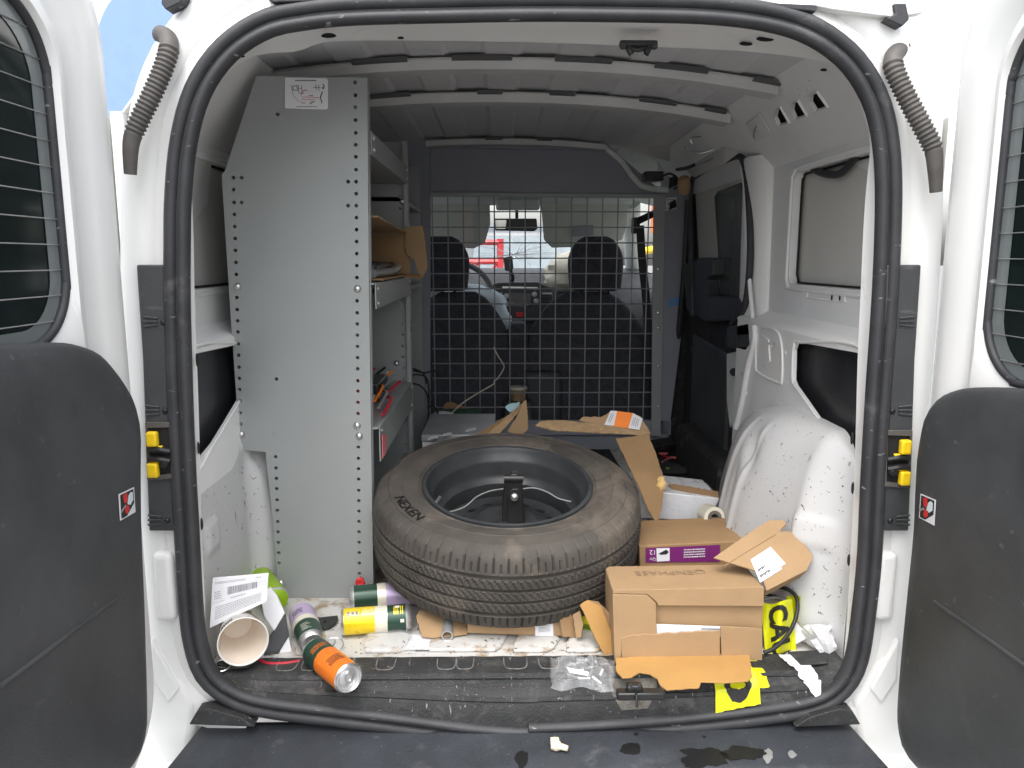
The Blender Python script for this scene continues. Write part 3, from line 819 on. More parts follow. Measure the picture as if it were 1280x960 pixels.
    prism('roof_side', [m3(.764, .34, 1.05), m3(.66, .34, 1.345), m3(.65, .34, 1.335), m3(.756, .34, 1.045)], (0, 2.2, 0), 'white_paint', van)
    # wheel arch
    def arch(u, v):
        y = lerp(.075, .98 if s > 0 else 1.28, u)
        yy_ = y if s > 0 else y - .27
        H = .455 * (1 - max(0, (yy_ - .36) / .66) ** 2.0) ** .5 * (1 - .22 * smooth01((.20 - yy_) / .16)) if yy_ < 1.02 else .001
        w = .022 + (.080 * smooth01((yy_ - .095) / .095) + .060 * smooth01((yy_ - .18) / .24)) * (1 - smooth01((yy_ - .42) / .60))
        if s < 0: w *= .80
        a = v * math.pi / 2
        e = .74
        cx = math.sin(a) ** e if v > 0 else 0; cz = math.cos(a) ** e if v < 1 else 0
        x = .668 - w * cx
        z = H * cz + .001
        x -= .010 * smooth01((.30 - z) / .3) * smooth01((v - .3) / .3) * min(1, w / .06)
        # pressed ribs on the inner face and a dished pad at the rear
        rib = .007 * math.exp(-((y - .40 - .10 * (.4 - z)) / .010) ** 2) + .008 * math.exp(-((y - .50 - .22 * (.4 - z)) / .012) ** 2) - .006 * math.exp(-((y - .45 - .16 * (.4 - z)) / .018) ** 2) * smooth01((.34 - z) / .08)
        dish = -.016 * math.exp(-((y - .42 - .3 * (z - .36)) / .035) ** 2 - ((z - .36) / .045) ** 2)
        pad = .009 * smooth01((.036 - abs(z - .245)) / .010) * smooth01((.20 - y) / .02) * smooth01((y - .115) / .015)
        return V((s * (x - (rib + dish) * smooth01((v - .15) / .3) - pad * smooth01((v - .05) / .2)), y, z + dish * .5))
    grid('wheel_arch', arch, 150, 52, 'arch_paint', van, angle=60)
side(1); side(-1)

# ---- sliding door on the right, seen from inside
XD = .735
sd_pl = XD
door = box('sliding_door', (XD, .95, -.01), (XD + .02, 1.83, 1.16), 'black_plastic', van, bevel=.004)
def dpt(x, y, X): return P(x, y, X=X)
pts = [dpt(x, y, XD - .012) for x, y in ((868, 222), (897, 207), (922, 200), (930, 230), (934, 300), (933, 368), (897, 372), (876, 372), (872, 300))]
prism('door_window_frame', pts, (.011, 0, 0), 'blank_grey', door, bevel=.003)
pts = [dpt(x, y, XD - .015) for x, y in ((893, 246), (897, 239), (926, 228), (930, 250), (931, 300), (929, 371), (900, 371), (897, 310))]
prism('door_glass', pts, (.004, 0, 0), 'side_glass', door, bevel=.001)
tube('door_seal', [dpt(x, y, .672) for x, y in ((866, 395), (864, 300), (864, 232), (874, 217), (900, 203), (922, 195), (930, 204), (935, 235), (938, 300), (936, 350), (930, 385), (915, 405))], .0105, 'rubber', door, n=90, seg=10)
pts = [dpt(x, y, XD - .06) for x, y in ((853, 330), (875, 322), (890, 322), (890, 344), (882, 350), (884, 370), (925, 372), (932, 385), (928, 400), (880, 402), (858, 388))]
prism('door_pull', pts, (.05, 0, 0), 'black_plastic', door, bevel=.008, seg=3)
pts = [dpt(x, y, XD - .075) for x, y in ((908, 408), (936, 402), (938, 432), (932, 440), (908, 434))]
prism('latch_cover', pts, (.06, 0, 0), 'black_plastic', door, bevel=.006, seg=3)
prism('door_trim', [V((XD - .02, a, b)) for a, b in ((.97, .0), (.97, .62), (1.05, .68), (1.78, .70), (1.80, 0))], (.018, 0, 0), 'mat_black', door, bevel=.006)
prism('trim_pocket', [V((XD - .035, a, b)) for a, b in ((1.15, .1), (1.15, .5), (1.62, .52), (1.62, .1))], (.03, 0, 0), 'black_plastic', door, bevel=.012, seg=3)
tube('trim_strip', [dpt(x, y, XD - .05) for x, y in ((835, 545), (842, 470), (850, 400), (856, 330), (860, 250))], .012, 'rubber', door, n=30, seg=8)
tube('step_edge', [P(858, 530, Z=.06), P(864, 560, Z=.03), P(885, 588, Z=.02)], .006, 'pipe_grey', door, n=16, seg=8)
pts = [P(x, y, X=.70) for x, y in ((908, 442), (934, 436), (930, 500), (912, 535), (908, 500))]
prism('jamb_panel', pts, (.02, 0, 0), 'white_inner', van, bevel=.004)
c = P(918, 465, X=.69); lathe('rubber_stop', [(0, .012), (.010, .011), (.013, .005), (.013, -.01)], c, (-1, -.4, 0), 'rubber', van, seg=16)
# black wheel well cover forward of the arch
box('step_well_cover', (.640, .985, -.005), (.732, 1.60, .17), 'mat_black', van, bevel=.03, seg=4)
fm_ = mesh('load_mat', [(.30, 1.0, .006), (.80, 1.0, .006), (.80, 1.9, .006), (.15, 1.9, .006), (.18, 1.35, .006)], [(0, 1, 2, 3, 4)], 'mat_black', van, smooth=False)
# torn headliner wiring above the sliding door
hd = mesh('rail_trim', [P(x, y, Y=d) for x, y, d in ((852, 172, 1.5), (905, 148, 1.1), (925, 190, 1.0), (905, 205, 1.1), (868, 222, 1.5), (848, 205, 1.75), (760, 180, 1.75), (800, 182, 1.7))], [(0, 1, 2, 3, 4, 5), (0, 5, 6, 7)], 'blank_grey', van, smooth=False)
for pts, r, mt in (([(863, 174, 1.25), (866, 182, 1.25), (871, 192, 1.22), (895, 186, 1.2)], .002, 'steel'), ([(864, 172, 1.25), (880, 170, 1.22), (892, 168, 1.2)], .002, 'steel'), ([(856, 184, 1.3), (862, 188, 1.3), (880, 190, 1.25)], .002, 'steel'),
                   ([(826, 222, 1.6), (836, 217, 1.55), (846, 222, 1.5), (848, 232, 1.5), (842, 236, 1.5)], .004, 'cable_black'), ([(846, 212, 1.5), (858, 210, 1.4), (868, 206, 1.35)], .006, 'cable_black'), ([(870, 206, 1.3), (885, 200, 1.25), (900, 192, 1.2)], .004, 'aluminium')):
    tube('loose_wire', [P(x, y, Y=d) for x, y, d in pts], r, mt, van, n=24, seg=6)
box('wiring_block', P(806, 226, Y=1.66), P(826, 216, Y=1.72), 'jack_black', van, bevel=.004)
q = P(855, 231, Y=1.45); lathe('foam_plug', [(0, .03), (.018, .028), (.024, .0), (.02, -.03)], q, (-.2, -.6, 1), 'cardboard', van, seg=16)

# ================================================================== rear doors
def rear_door(s):
    XI = -.68 if s < 0 else .70
    hinge = V((XI, -.02, 0))
    gz = .69 if s < 0 else .625
    def at(y, z, dx): return V((XI + s * dx, y, z))
    ye, yo = (-.030 if s < 0 else -.014), -.78
    zt, zb = 1.30, -.10
    d = bpy.data.objects.new('rear_door', None)
    d.location = hinge; d['_w'] = tuple(hinge); _link(d, van)
    d['label'] = 'left rear door' if s < 0 else 'right rear door'
    # frame loft
    outer = lambda ins, r: rrect(yo + ins, ye - ins, zb + ins, zt - ins, r, 10)
    gl = rrect(-.70, (-.214 if s < 0 else -.166), gz, 1.155, .10, 10)
    if True:
        rings = [[at(a, b, .075) for a, b in outer(.0, .16)], [at(a, b, .028) for a, b in outer(.0, .16)], [at(a, b, .022) for a, b in outer(.006, .155)], [at(a, b, .022) for a, b in outer(.032, .135)], [at(a, b, .004) for a, b in outer(.042, .125)],
                 [at(a, b, .0) for a, b in outer(.052, .12)]]
        o6 = outer(.07, .11)
        rings.append([at(a, b, 0.0) for a, b in o6])
        for t, dx in ((.35, .004), (.62, .016), (.78, .006), (.93, .003), (1.0, .015)):
            rings.append([at(lerp(p[0], q[0], t), lerp(p[1], q[1], t), dx) for p, q in zip(o6, gl)])
        rings.append([at(a, b, .028) for a, b in gl])
        n = len(gl); vs = [v for r_ in rings for v in r_]
        fs = [(i * n + j, i * n + (j + 1) % n, (i + 1) * n + (j + 1) % n, (i + 1) * n + j) for i in range(len(rings) - 1) for j in range(n)]
        mesh('door_shell', vs, fs, 'white_paint', d, angle=50)
    gy1 = gl[0][0]
    gasket = rrect(-.700, gy1, gz, 1.155, .10, 10)
    tube('window_gasket', [at(a, b, .017) for a, b in gasket], .0068, 'rubber', d, n=320, seg=10, closed=True)
    prism('window_glass', [at(a, b, .022) for a, b in gl], (s * .004, 0, 0), 'tint_glass', d)
    # frosted margin down the hinge side of the glass
    ring_i = rrect(-.67, gy1 - .033, gz + .022, 1.125, .08, 10)
    vs = [at(a, b, .0205) for a, b in gl] + [at(a, b, .0205) for a, b in ring_i]
    n = len(gl)
    mesh('glass_margin', vs, [(i, (i + 1) % n, n + (i + 1) % n, n + i) for i in range(n)], 'glass_edge', d, smooth=False)
    # defroster lines
    k = 0
    zl = gz + .03
    while zl < 1.13:
        yA = gy1 - .004 - (.10 - math.sqrt(max(0, .01 - max(0, zl - 1.055) ** 2)) if zl > 1.055 else 0)
        tube('defroster_line', [at(yA, zl, .019), at(-.68, zl, .019)], .0009, 'aluminium', d, n=2, seg=5, smooth_path=False)
        zl += .0365 if s < 0 else .0385
    box('outer_panel', tuple(min(a, b) for a, b in zip(at(yo, zb, .076), at(ye - .02, gz - .04, .084))), tuple(max(a, b) for a, b in zip(at(yo, zb, .076), at(ye - .02, gz - .04, .084))), 'white_paint', d, bevel=.004)
    # black moulded trim panel: outline, bulging towards the middle
    if s < 0:
        px = [(-60, 428), (0, 430), (60, 428), (92, 431), (125, 445), (150, 476), (162, 506), (164, 560), (166, 650), (170, 760), (171, 880), (168, 930), (150, 968), (100, 1005), (-60, 1070)]
    else:
        px = [(1345, 488), (1280, 486), (1240, 484), (1205, 486), (1178, 496), (1164, 512), (1158, 535), (1153, 600), (1150, 660), (1141, 760), (1133, 865), (1133, 915), (1146, 952), (1188, 985), (1345, 1070)]
    far = [(-.74, None)]
    out = [P(x, y, X=XI - s * .004) for x, y in px]
    out = [p for p in out if p.y > -.60]
    out = [V((out[0].x, -.70, out[0].z))] + out + [V((out[0].x, -.70, out[-1].z))]
    out = catmull(out, 90)
    cen = V((XI, -.45, .36))
    rings = []
    for ins, dx in ((0, .004), (.0, -.006), (.003, -.012), (.008, -.018), (.016, -.024), (.028, -.031), (.045, -.038), (.070, -.044), (.11, -.048), (.17, -.050)):
        rg = []
        for p in out:
            dv = V((0, cen.y - p.y, cen.z - p.z)); L = dv.length
            topk = smooth01((p.z - (gz - .16)) / .16)
            dd = dx
            rg.append(V((XI + s * dd, p.y, p.z)) + dv / L * min(L * .9, ins * (1 + 1.6 * topk)))
        rings.append(rg)
    n = len(out)
    vs = [v for r_ in rings for v in r_] + [V((XI - s * .051, cen.y, cen.z))]
    fs = [(i * n + j, i * n + (j + 1) % n, (i + 1) * n + (j + 1) % n, (i + 1) * n + j) for i in range(len(rings) - 1) for j in range(n)]
    fs += [((len(rings) - 1) * n + j, (len(rings) - 1) * n + (j + 1) % n, len(vs) - 1) for j in range(n)]
    mesh('trim_panel', vs, fs, 'black_plastic', d, angle=60)
    tree = BVHTree.FromPolygons(vs, fs)
    def on_trim(x, y, off=.0008):
        dr = ray(x, y).normalized(); loc, nr, _i, _d = tree.ray_cast(CAM, dr)
        if loc is None: return P(x, y, X=XI - s * .03)
        if nr.dot(dr) > 0: nr = -nr
        return loc + nr * off
    # raised crease
    cr = [(0, 858), (50, 820), (100, 782), (147, 747)] if s < 0 else [(1168, 752), (1205, 778), (1245, 806), (1290, 838)]
    tube('trim_crease', [on_trim(x, y, 0.0) for x, y in cr], .0032, 'black_plastic', d, n=20, seg=8)
    # warning sticker
    if s < 0: q = [(147, 618), (166, 609), (168, 640), (149, 651)]
    else: q = [(1152, 617), (1171, 625), (1169, 657), (1150, 647)]
    pts = [on_trim(x, y, .0012) for x, y in q]
    st_ = prism('warning_sticker', pts, (-s * .0006, 0, 0), 'paper', d, smooth=False)
    def sub(poly, mat, k):
        def bil(a, b): return (pts[0] * (1 - a) + pts[1] * a) * (1 - b) + (pts[3] * (1 - a) + pts[2] * a) * b
        prism('sticker_print', [bil(a, b) + V((-s * (.0008 + .0004 * k), 0, 0)) for a, b in poly], (-s * .0003, 0, 0), mat, d, smooth=False)
    sub(((.07, .05), (.93, .05), (.93, .60), (.42, .95), (.07, .95)), 'ink', 0)
    sub(((.22, .12), (.48, .06), (.52, .30), (.46, .46), (.30, .42)), 'red_plastic', 1)
    sub(((.34, .56), (.52, .52), (.60, .74), (.42, .88), (.30, .76)), 'red_plastic', 1)
    sub(((.58, .22), (.72, .12), (.86, .16), (.86, .46), (.66, .60), (.48, .52)), 'airbag_blue', 1)
    sub(((.06, .62), (.34, .48), (.36, .56), (.07, .72)), 'pipe_grey', 2)
    return d
rear_door(-1); rear_door(1)
tube('drain_hose', [P(x, y, X=.735) for x, y in ((1014, 207), (1022, 214), (1036, 218), (1050, 217), (1060, 208), (1072, 194))], .009, 'rubber', van, n=30, seg=10)

# ================================================================== cab beyond the partition (parts of the van)
YP = 1.80
def seat(x0, x1, hx0, hx1, label):
    s = bpy.data.objects.new('front_seat', None); c = V(((x0 + x1) / 2, 2.05, 0)); s.location = c; s['_w'] = tuple(c); _link(s, van); s['label'] = label
    w = (x1 - x0) / 2
    def back(u, v):
        a = 2 * math.pi * u; z = lerp(.0, .66, v)
        wid = w * (1 - max(0, (v - .50) / .50) ** 2.3 * .60); th = .075 * (1 - .35 * v)
        e = .55
        x = wid * math.copysign(abs(math.cos(a)) ** e, math.cos(a)); y = th * math.copysign(abs(math.sin(a)) ** e, math.sin(a))
        if v > .96: x *= .8; y *= .5
        return V((c.x + x, 2.02 + y + .10 * v, z))
    grid('backrest', back, 40, 26, 'seat_fabric', s, closed_u=True)
    hc = (hx0 + hx1) / 2; hw = (hx1 - hx0) / 2
    def head(u, v):
        a = 2 * math.pi * u; z = lerp(.665, .905, v)
        wid = hw * (1 - .52 * max(0, (v - .40) / .60) ** 2.6) * (1 - .12 * (1 - v) ** 2) ; th = .055
        if v < .04 or v > .97: wid *= .82; th *= .55
        e = .6
        return V((hc + wid * math.copysign(abs(math.cos(a)) ** e, math.cos(a)), 2.10 + th * math.copysign(abs(math.sin(a)) ** e, math.sin(a)), z))
    grid('headrest', head, 36, 18, 'seat_fabric', s, closed_u=True)
    for dx in (-.06, .06): tube('headrest_post', [V((hc + dx, 2.10, .60)), V((hc + dx, 2.10, .70))], .006, 'jack_black', s, n=3, seg=8)
    box('seat_cushion', (c.x - w, 2.08, -.02), (c.x + w, 2.6, .16), 'seat_fabric', s, bevel=.04, seg=3)
    return s
pz = lambda x, y: P(x, y, Y=2.0)
seat(P(500, 400, Y=2.0).x, P(642, 400, Y=2.0).x, P(513, 330, Y=2.08).x, P(588, 330, Y=2.08).x, 'driver seat back with headrest')
seat(P(655, 400, Y=2.0).x, P(818, 400, Y=2.0).x, P(709, 330, Y=2.08).x, P(781, 330, Y=2.08).x, 'passenger seat back with headrest')
# dashboard and its fittings
dash = prism('dashboard', [V((-.72, a, b)) for a, b in ((2.62, .10), (2.60, .46), (2.66, .66), (2.74, .72), (3.05, .76), (3.15, .70), (3.15, .10))], (1.50, 0, 0), 'dash_black', van, bevel=.03, seg=3)
def onY(x, y, Y): return P(x, y, Y=Y)
prism('center_stack', [onY(x, y, 2.58) for x, y in ((606, 360), (622, 353), (672, 352), (692, 360), (690, 402), (612, 404))], (0, .06, 0), 'dash_black', dash, bevel=.008, seg=3)
prism('radio_screen', [onY(x, y, 2.575) for x, y in ((637, 366), (664, 366), (664, 384), (637, 384))], (0, .006, 0), 'screen', dash, bevel=.001)
prism('trim_strip', [onY(x, y, 2.572) for x, y in ((628, 358), (672, 359), (672, 362), (628, 361))], (0, .006, 0), 'steel', dash)
for x, y in ((633, 370), (670, 376), (633, 380), (668, 368)):
    lathe('dash_knob', [(0, .01), (.012, .009), (.014, 0)], onY(x, y, 2.57), (0, -1, 0), 'pipe_grey', dash, seg=14)
prism('hazard_button', [onY(x, y, 2.57) for x, y in ((645, 390), (654, 390), (654, 396), (645, 396))], (0, .01, 0), 'red_plastic', dash, bevel=.001)
for x0, x1 in ((612, 628), (678, 690)):
    for y in (366, 371, 376): box('vent_slat', onY(x0, y, 2.565), onY(x1, y + 2, 2.575), 'pipe_grey' if y == 366 else 'black_plastic', dash, bevel=.001)
box('center_console', (.055, 1.95, -.02), (.22, 2.6, .32), 'dash_black', van, bevel=.02, seg=3)
prism('armrest', [onY(x, y, 2.02) for x, y in ((636, 410), (640, 405), (656, 405), (660, 412), (660, 520), (636, 520))], (0, .2, 0), 'seat_fabric', van, bevel=.012, seg=3)
def torus_path(c, r, nrm, n=28):
    x, y, z = frame_of(nrm); return [V(c) + (x * math.cos(2 * math.pi * i / n) + y * math.sin(2 * math.pi * i / n)) * r for i in range(n)]
tube('steering_wheel', torus_path((-.28, 2.50, .62), .185, (0, -.9, .45)), .014, 'dash_black', van, n=60, seg=10, closed=True)
# windscreen, frame, headliner, visors, mirror
wl_ = [V((-.66, 3.02, .765)), V((.70, 3.02, .765)), V((.58, 2.42, 1.085)), V((-.54, 2.42, 1.085))]
ws = mesh('windscreen', wl_, [(0, 1, 2, 3)], 'screen_glass', van, smooth=False)
wx, wn_ = (wl_[1] - wl_[0]).normalized(), None
def on_ws(a, b): 
    l = wl_[0].lerp(wl_[3], b); r = wl_[1].lerp(wl_[2], b); return l.lerp(r, a) + V((0, -.006, -.004))
rc = random.Random(5)
for i in range(26):      # cracked glass radiating from an impact low on the driver side
    a0 = rc.uniform(0, 2 * math.pi); L = rc.uniform(.08, .30)
    pts = [on_ws(.50, .22)]
    for k in range(1, 5): pts.append(on_ws(max(.02, min(.98, .50 + math.cos(a0) * L * k / 4 + rc.uniform(-.012, .012))), max(.02, min(.9, .22 + .8 * math.sin(a0) * L * k / 4 + rc.uniform(-.012, .012)))))
    tube('glass_crack', pts, .0013, 'aluminium', ws, n=12, seg=4)
for a, b in ((wl_[0], wl_[3]), (wl_[1], wl_[2])): tube('windscreen_pillar', [a, a.lerp(b, .5), b], .045, 'headliner', van, n=12, seg=10)
tube('windscreen_header', [wl_[3] + V((0, 0, .02)), wl_[2] + V((0, 0, .02))], .045, 'headliner', van, n=6, seg=10)
grid('headliner', lambda u, v: V((lerp(-.66, .70, u), lerp(YP + .05, 2.42, v), 1.265 - .05 * (2 * u - 1) ** 4 - .16 * v ** 1.5)), 20, 12, 'headliner', van)
box('cab_roof', (-.70, 2.45, 1.325), (.70, 2.5, 1.345), 'white_paint', van)
def visor(px, Yv, stripe):
    pts = [P(x, y, Y=Yv) for x, y in px]
    return prism('sun_visor', pts, (0, .02, .004), 'visor', van, bevel=.006, seg=3)
v1 = visor(((520, 251), (612, 251), (613, 280), (606, 304), (592, 311), (520, 306)), 2.40, True)
prism('visor_stripe', [P(x, y, Y=2.394) for x, y in ((576, 259), (592, 259), (592, 310), (576, 308))], (0, .005, 0), 'visor_stripe', v1)
v2 = visor(((676, 252), (784, 250), (786, 280), (778, 300), (750, 308), (690, 310), (680, 300)), 2.40, False)
prism('visor_mirror_lid', [P(x, y, Y=2.392) for x, y in ((713, 283), (742, 281), (742, 294), (713, 296))], (0, .006, 0), 'partition_light', v2, bevel=.002)
mir = prism('rear_view_mirror', [P(x, y, Y=2.44) for x, y in ((617, 273), (671, 273), (672, 286), (668, 289), (619, 288))], (0, .03, 0), 'jack_black', van, bevel=.006, seg=3)
prism('mirror_face', [P(x, y, Y=2.435) for x, y in ((619, 275), (633, 275), (632, 286), (620, 286))], (0, .004, 0), 'mirror_glass', mir)
tube('mirror_stalk', [P(646, 273, Y=2.46), P(646, 262, Y=2.46)], .008, 'jack_black', mir, n=4, seg=8)
box('overhead_console', P(620, 262, Y=2.34), P(674, 250, Y=2.42), 'headliner', van, bevel=.01)
ph = prism('phone_holder', [P(x, y, Y=2.55) for x, y in ((629, 322), (640, 320), (642, 334), (640, 340), (631, 338))], (0, .03, 0), 'jack_black', van, bevel=.004)
tube('holder_neck', [P(638, 338, Y=2.57), P(641, 346, Y=2.59), P(640, 352, Y=2.62)], .010, 'jack_black', ph, n=8, seg=8)
def pillow(name, c, rx, ry, rz, mat, parent, seed, amp=.18, nu=30, nv=18):
    def f(u, v):
        a, b = 2 * math.pi * u, lerp(-math.pi / 2, math.pi / 2, v)
        d = V((math.cos(a) * math.cos(b), math.sin(a) * math.cos(b), math.sin(b)))
        k = 1 + amp * noise.noise(d * 2.3 + V((seed, 0, 0))) + amp * .4 * noise.noise(d * 6 + V((seed, 3, 0)))
        return V(c) + V((d.x * rx * k, d.y * ry * k, d.z * rz * k))
    return grid(name, f, nu, nv, mat, parent, closed_u=True)
c = P(722, 345, Y=2.72); pillow('deployed_airbag', c, .185, .12, .125, 'airbag', van, 2.0)['label'] = 'cream deployed passenger airbag'
c = P(590, 392, Y=2.40); pillow('deployed_airbag', c, .185, .10, .14, 'airbag_blue', van, 6.0)['label'] = 'pale blue deployed driver airbag'
# cab sides: doors below the windows, glass, pillars
for s in (-1, 1):
    x = .76 * s
    box('cab_door', (min(x, x + .03 * s), 1.96, -.4), (max(x, x + .03 * s), 3.05, .66), 'dash_black', van, bevel=.006)
    tube('belt_pillar', [V((x * .97, 2.0, .62)), V((x * .93, 1.98, .95)), V((x * .86, 1.97, 1.25))], .05, 'headliner', van, n=8, seg=10)
    mesh('side_window', [V((x, 2.02, .66)), V((x, 2.95, .68)), V((x * .82, 2.42, 1.10)), V((x * .86, 2.02, 1.20))], [(0, 1, 2, 3)], 'screen_glass', van, smooth=False)
box('cab_floor', (-.76, 1.95, -.30), (.76, 3.1, -.26), 'mat_black', van)
prism('bonnet', [V((-.74, a, b)) for a, b in ((3.06, .74), (3.35, .66), (3.75, .50), (3.85, .30), (3.85, -.35), (3.06, -.35))], (1.5, 0, 0), 'white_paint', van, bevel=.05, seg=3)
box('door_pillar', (.655, 1.835, -.02), (.78, 1.955, 1.26), 'mat_black', van, bevel=.01)
box('door_pillar', (-.80, 1.835, -.02), (-.655, 1.955, 1.26), 'mat_black', van, bevel=.01)
# seat belt hanging on the passenger side
def strap(name, pts, w, mat, parent, t=.002, side=(1, 0, 0)):
    path = catmull(pts, 24); vs = []; sdv = V(side).normalized()
    for i, p in enumerate(path):
        tg = (path[min(i + 1, 23)] - path[max(i - 1, 0)]).normalized(); sdd = (sdv - tg * sdv.dot(tg)).normalized(); n = tg.cross(sdd)
        for a, b in ((-1, -1), (1, -1), (1, 1), (-1, 1)): vs.append(p + sdd * a * w / 2 + n * b * t / 2)
    fs = [(i * 4 + k, i * 4 + (k + 1) % 4, i * 4 + 4 + (k + 1) % 4, i * 4 + 4 + k) for i in range(23) for k in range(4)] + [(0, 3, 2, 1), (92, 93, 94, 95)]
    return mesh(name, vs, fs, mat, parent, smooth=False)
strap('seat_belt', [P(800, 282, Y=1.90), P(803, 330, Y=1.90), P(808, 380, Y=1.9), P(812, 470, Y=1.88)], .034, 'cable_black', van)
strap('seat_belt', [P(796, 277, Y=1.90), P(815, 268, Y=1.86), P(845, 254, Y=1.76)], .030, 'cable_black', van, side=(0, .2, 1))
box('belt_anchor', P(790, 292, Y=1.90), P(799, 272, Y=1.93), 'jack_black', van, bevel=.006)

# ================================================================== scenery ahead of the van and beside it
def lathe_wheel(c, r, w, parent):
    t = lathe('wheel', [(r * .62, w / 2), (r * .95, w / 2), (r, w / 2 - .03), (r, -w / 2 + .03), (r * .95, -w / 2), (r * .62, -w / 2)], c, (1, 0, 0), 'tyre_rubber', parent, seg=24)
    lathe('rim', [(0, w * .35), (r * .3, w * .38), (r * .62, w * .5), (r * .62, -w * .5), (r * .3, -w * .38), (0, -w * .35)], c, (1, 0, 0), 'pipe_grey', t, seg=24)
def parked(name, label, x, y, mat, W=1.8, h=1.65, L=4.4):
    zg = -.62; t = thing(name, label, 'car', (x, y, zg), 'vehicles parked around the van')
    pr = [(0, .35), (0, .85), (.12, 1.0), (.35, h - .08), (.6, h), (2.4, h), (3.1, 1.05), (L - .15, .9), (L, .7), (L, .35)]
    prism('body', [V((x - W / 2, y + a, zg + b)) for a, b in pr], (W, 0, 0), mat, t, bevel=.07, seg=3)
    prism('rear_window', [V((x - W * .38, y + .125, zg + 1.06)), V((x + W * .38, y + .125, zg + 1.06)), V((x + W * .34, y + .325, zg + h - .14)), V((x - W * .34, y + .325, zg + h - .14))], (0, -.012, -.004), 'far_glass' if mat == 'car_grey' else 'screen', t)
    for s in (-1, 1):
        prism('side_window', [V((x + s * W / 2, y + a, zg + b)) for a, b in ((.5, 1.05), (.6, h - .12), (2.3, h - .12), (2.85, 1.08))], (s * .006, 0, 0), 'screen', t)
        box('tail_light', (x + s * W * .42 - .07, y - .012, zg + .72), (x + s * W * .42 + .07, y + .05, zg + .98), 'red_plastic', t, bevel=.01)
        for yy in (.85, L - .85): lathe_wheel(V((x + s * (W / 2 - .08), y + yy, zg + .33)), .33, .22, t)
    box('bumper', (x - W / 2 - .01, y - .08, zg + .35), (x + W / 2 + .01, y + .06, zg + .58), 'dash_black', t, bevel=.03)
    box('number_plate', (x - .15, y - .016, zg + .74), (x + .15, y + .01, zg + .84), 'paper', t, bevel=.003)
    return t
parked('parked_wagon', 'grey wagon with pale rear window parked ahead of the windscreen', .30, 6.6, 'car_grey', h=1.80)
parked('parked_car', 'red car left of the grey wagon ahead of the windscreen', -.95, 11.8, 'car_red', h=1.75)
# red trestle frame, left of the wagon
tr = thing('steel_trestle', 'red steel lattice frame standing just ahead of the bonnet', 'trestle', (-.45, 5.6, -.62))
for x in (-.75, -.05): tube('upright', [V((x, 5.6, -.62)), V((x, 5.6, .98))], .03, 'car_red', tr, n=3, seg=8)
for z in (.62, .78, .95): tube('rail', [V((-.75, 5.6, z)), V((-.05, 5.6, z))], .025, 'car_red', tr, n=3, seg=8)
for k in range(4): tube('brace', [V((-.75 + .175 * k, 5.6, .62 + .0 * k)), V((-.575 + .175 * k, 5.6, .78))], .012, 'car_red', tr, n=3, seg=6)
sg = thing('orange_banner', 'orange sheet on a post seen right of the passenger headrest', 'banner', (1.45, 5.2, -.62))
box('sheet', (1.22, 5.2, 1.02), (1.62, 5.22, 1.50), 'orange_sheet', sg, bevel=.004)
tube('post', [V((1.42, 5.24, -.62)), V((1.42, 5.24, 1.5))], .03, 'pipe_grey', sg, n=3, seg=8)
yb = thing('hoop_barrier', 'yellow tubular hoop barrier beyond the passenger window pillar', 'barrier', (1.25, 4.9, -.62))
tube('hoop', [V((1.0, 4.9, -.62)), V((1.0, 4.9, .7)), V((1.06, 4.9, .84)), V((1.2, 4.9, .88)), V((1.34, 4.9, .84)), V((1.4, 4.9, .7)), V((1.4, 4.9, -.62))], .03, 'yellow_plastic', yb, n=50, seg=8)
tube('crossbar', [V((1.0, 4.9, .60)), V((1.4, 4.9, .66))], .022, 'yellow_plastic', yb, n=3, seg=8)
# blue truck body beyond the left door
bt = thing('box_truck', 'blue box truck standing behind the open left rear door', 'truck', (-2.13, 6.0, -.62))
def trk(u, v):
    a = 2 * math.pi * u; e = .44
    return V((-2.13 + 1.12 * math.copysign(abs(math.cos(a)) ** e, math.cos(a)), lerp(5.0, 10.0, v), 1.30 + 1.65 * math.copysign(abs(math.sin(a)) ** e, math.sin(a))))
grid('cargo_body', trk, 60, 4, 'truck_blue', bt, closed_u=True)
e = [trk(i / 60, 0) for i in range(60)]
mesh('rear_wall', e, [tuple(range(60))], 'truck_blue', bt, smooth=False)
e = [trk(i / 60, 1) for i in range(60)]
mesh('front_wall', e, [tuple(range(60))], 'truck_blue', bt, smooth=False)
for yy in (5.9, 9.0):
    for x in (-3.0, -1.25): lathe_wheel(V((x, yy, -.12)), .5, .28, bt)

# ================================================================== partition with wire mesh
pa = thing('partition', 'grey steel partition with wire mesh window behind the two seats', 'partition', (.1, YP, 0))
up = prism('upper_panel', [P(x, y, Y=YP) for x, y in ((538, 172), (757, 178), (765, 186), (826, 238), (832, 246), (538, 244))], (0, .012, 0), 'partition_grey', pa, bevel=.002)
prism('top_flange', [P(x, y, Y=YP - .02) for x, y in ((538, 172), (757, 178), (760, 188), (538, 184))], (0, .018, 0), 'partition_grey', up, bevel=.002)
prism('top_channel', [P(x, y, Y=YP - .03) for x, y in ((536, 171), (757, 177), (759, 181), (536, 175))], (0, .02, 0), 'partition_light', up, bevel=.001)
prism('lower_flange', [P(x, y, Y=YP - .015) for x, y in ((538, 240), (831, 243), (831, 248), (538, 245))], (0, .014, 0), 'partition_light', up, bevel=.001)
tube('chamfer_bead', [P(x, y, Y=YP - .02) for x, y in ((757, 186), (775, 200), (792, 222), (806, 234), (835, 238))], .012, 'headliner', up, n=24, seg=8)
for x in (549, 610, 689, 749): lathe('bolt', [(0, .005), (.005, .004), (.008, 0)], P(x, 177 + (x - 549) * .02, Y=YP - .031), (0, -1, 0), 'steel', up, seg=10)
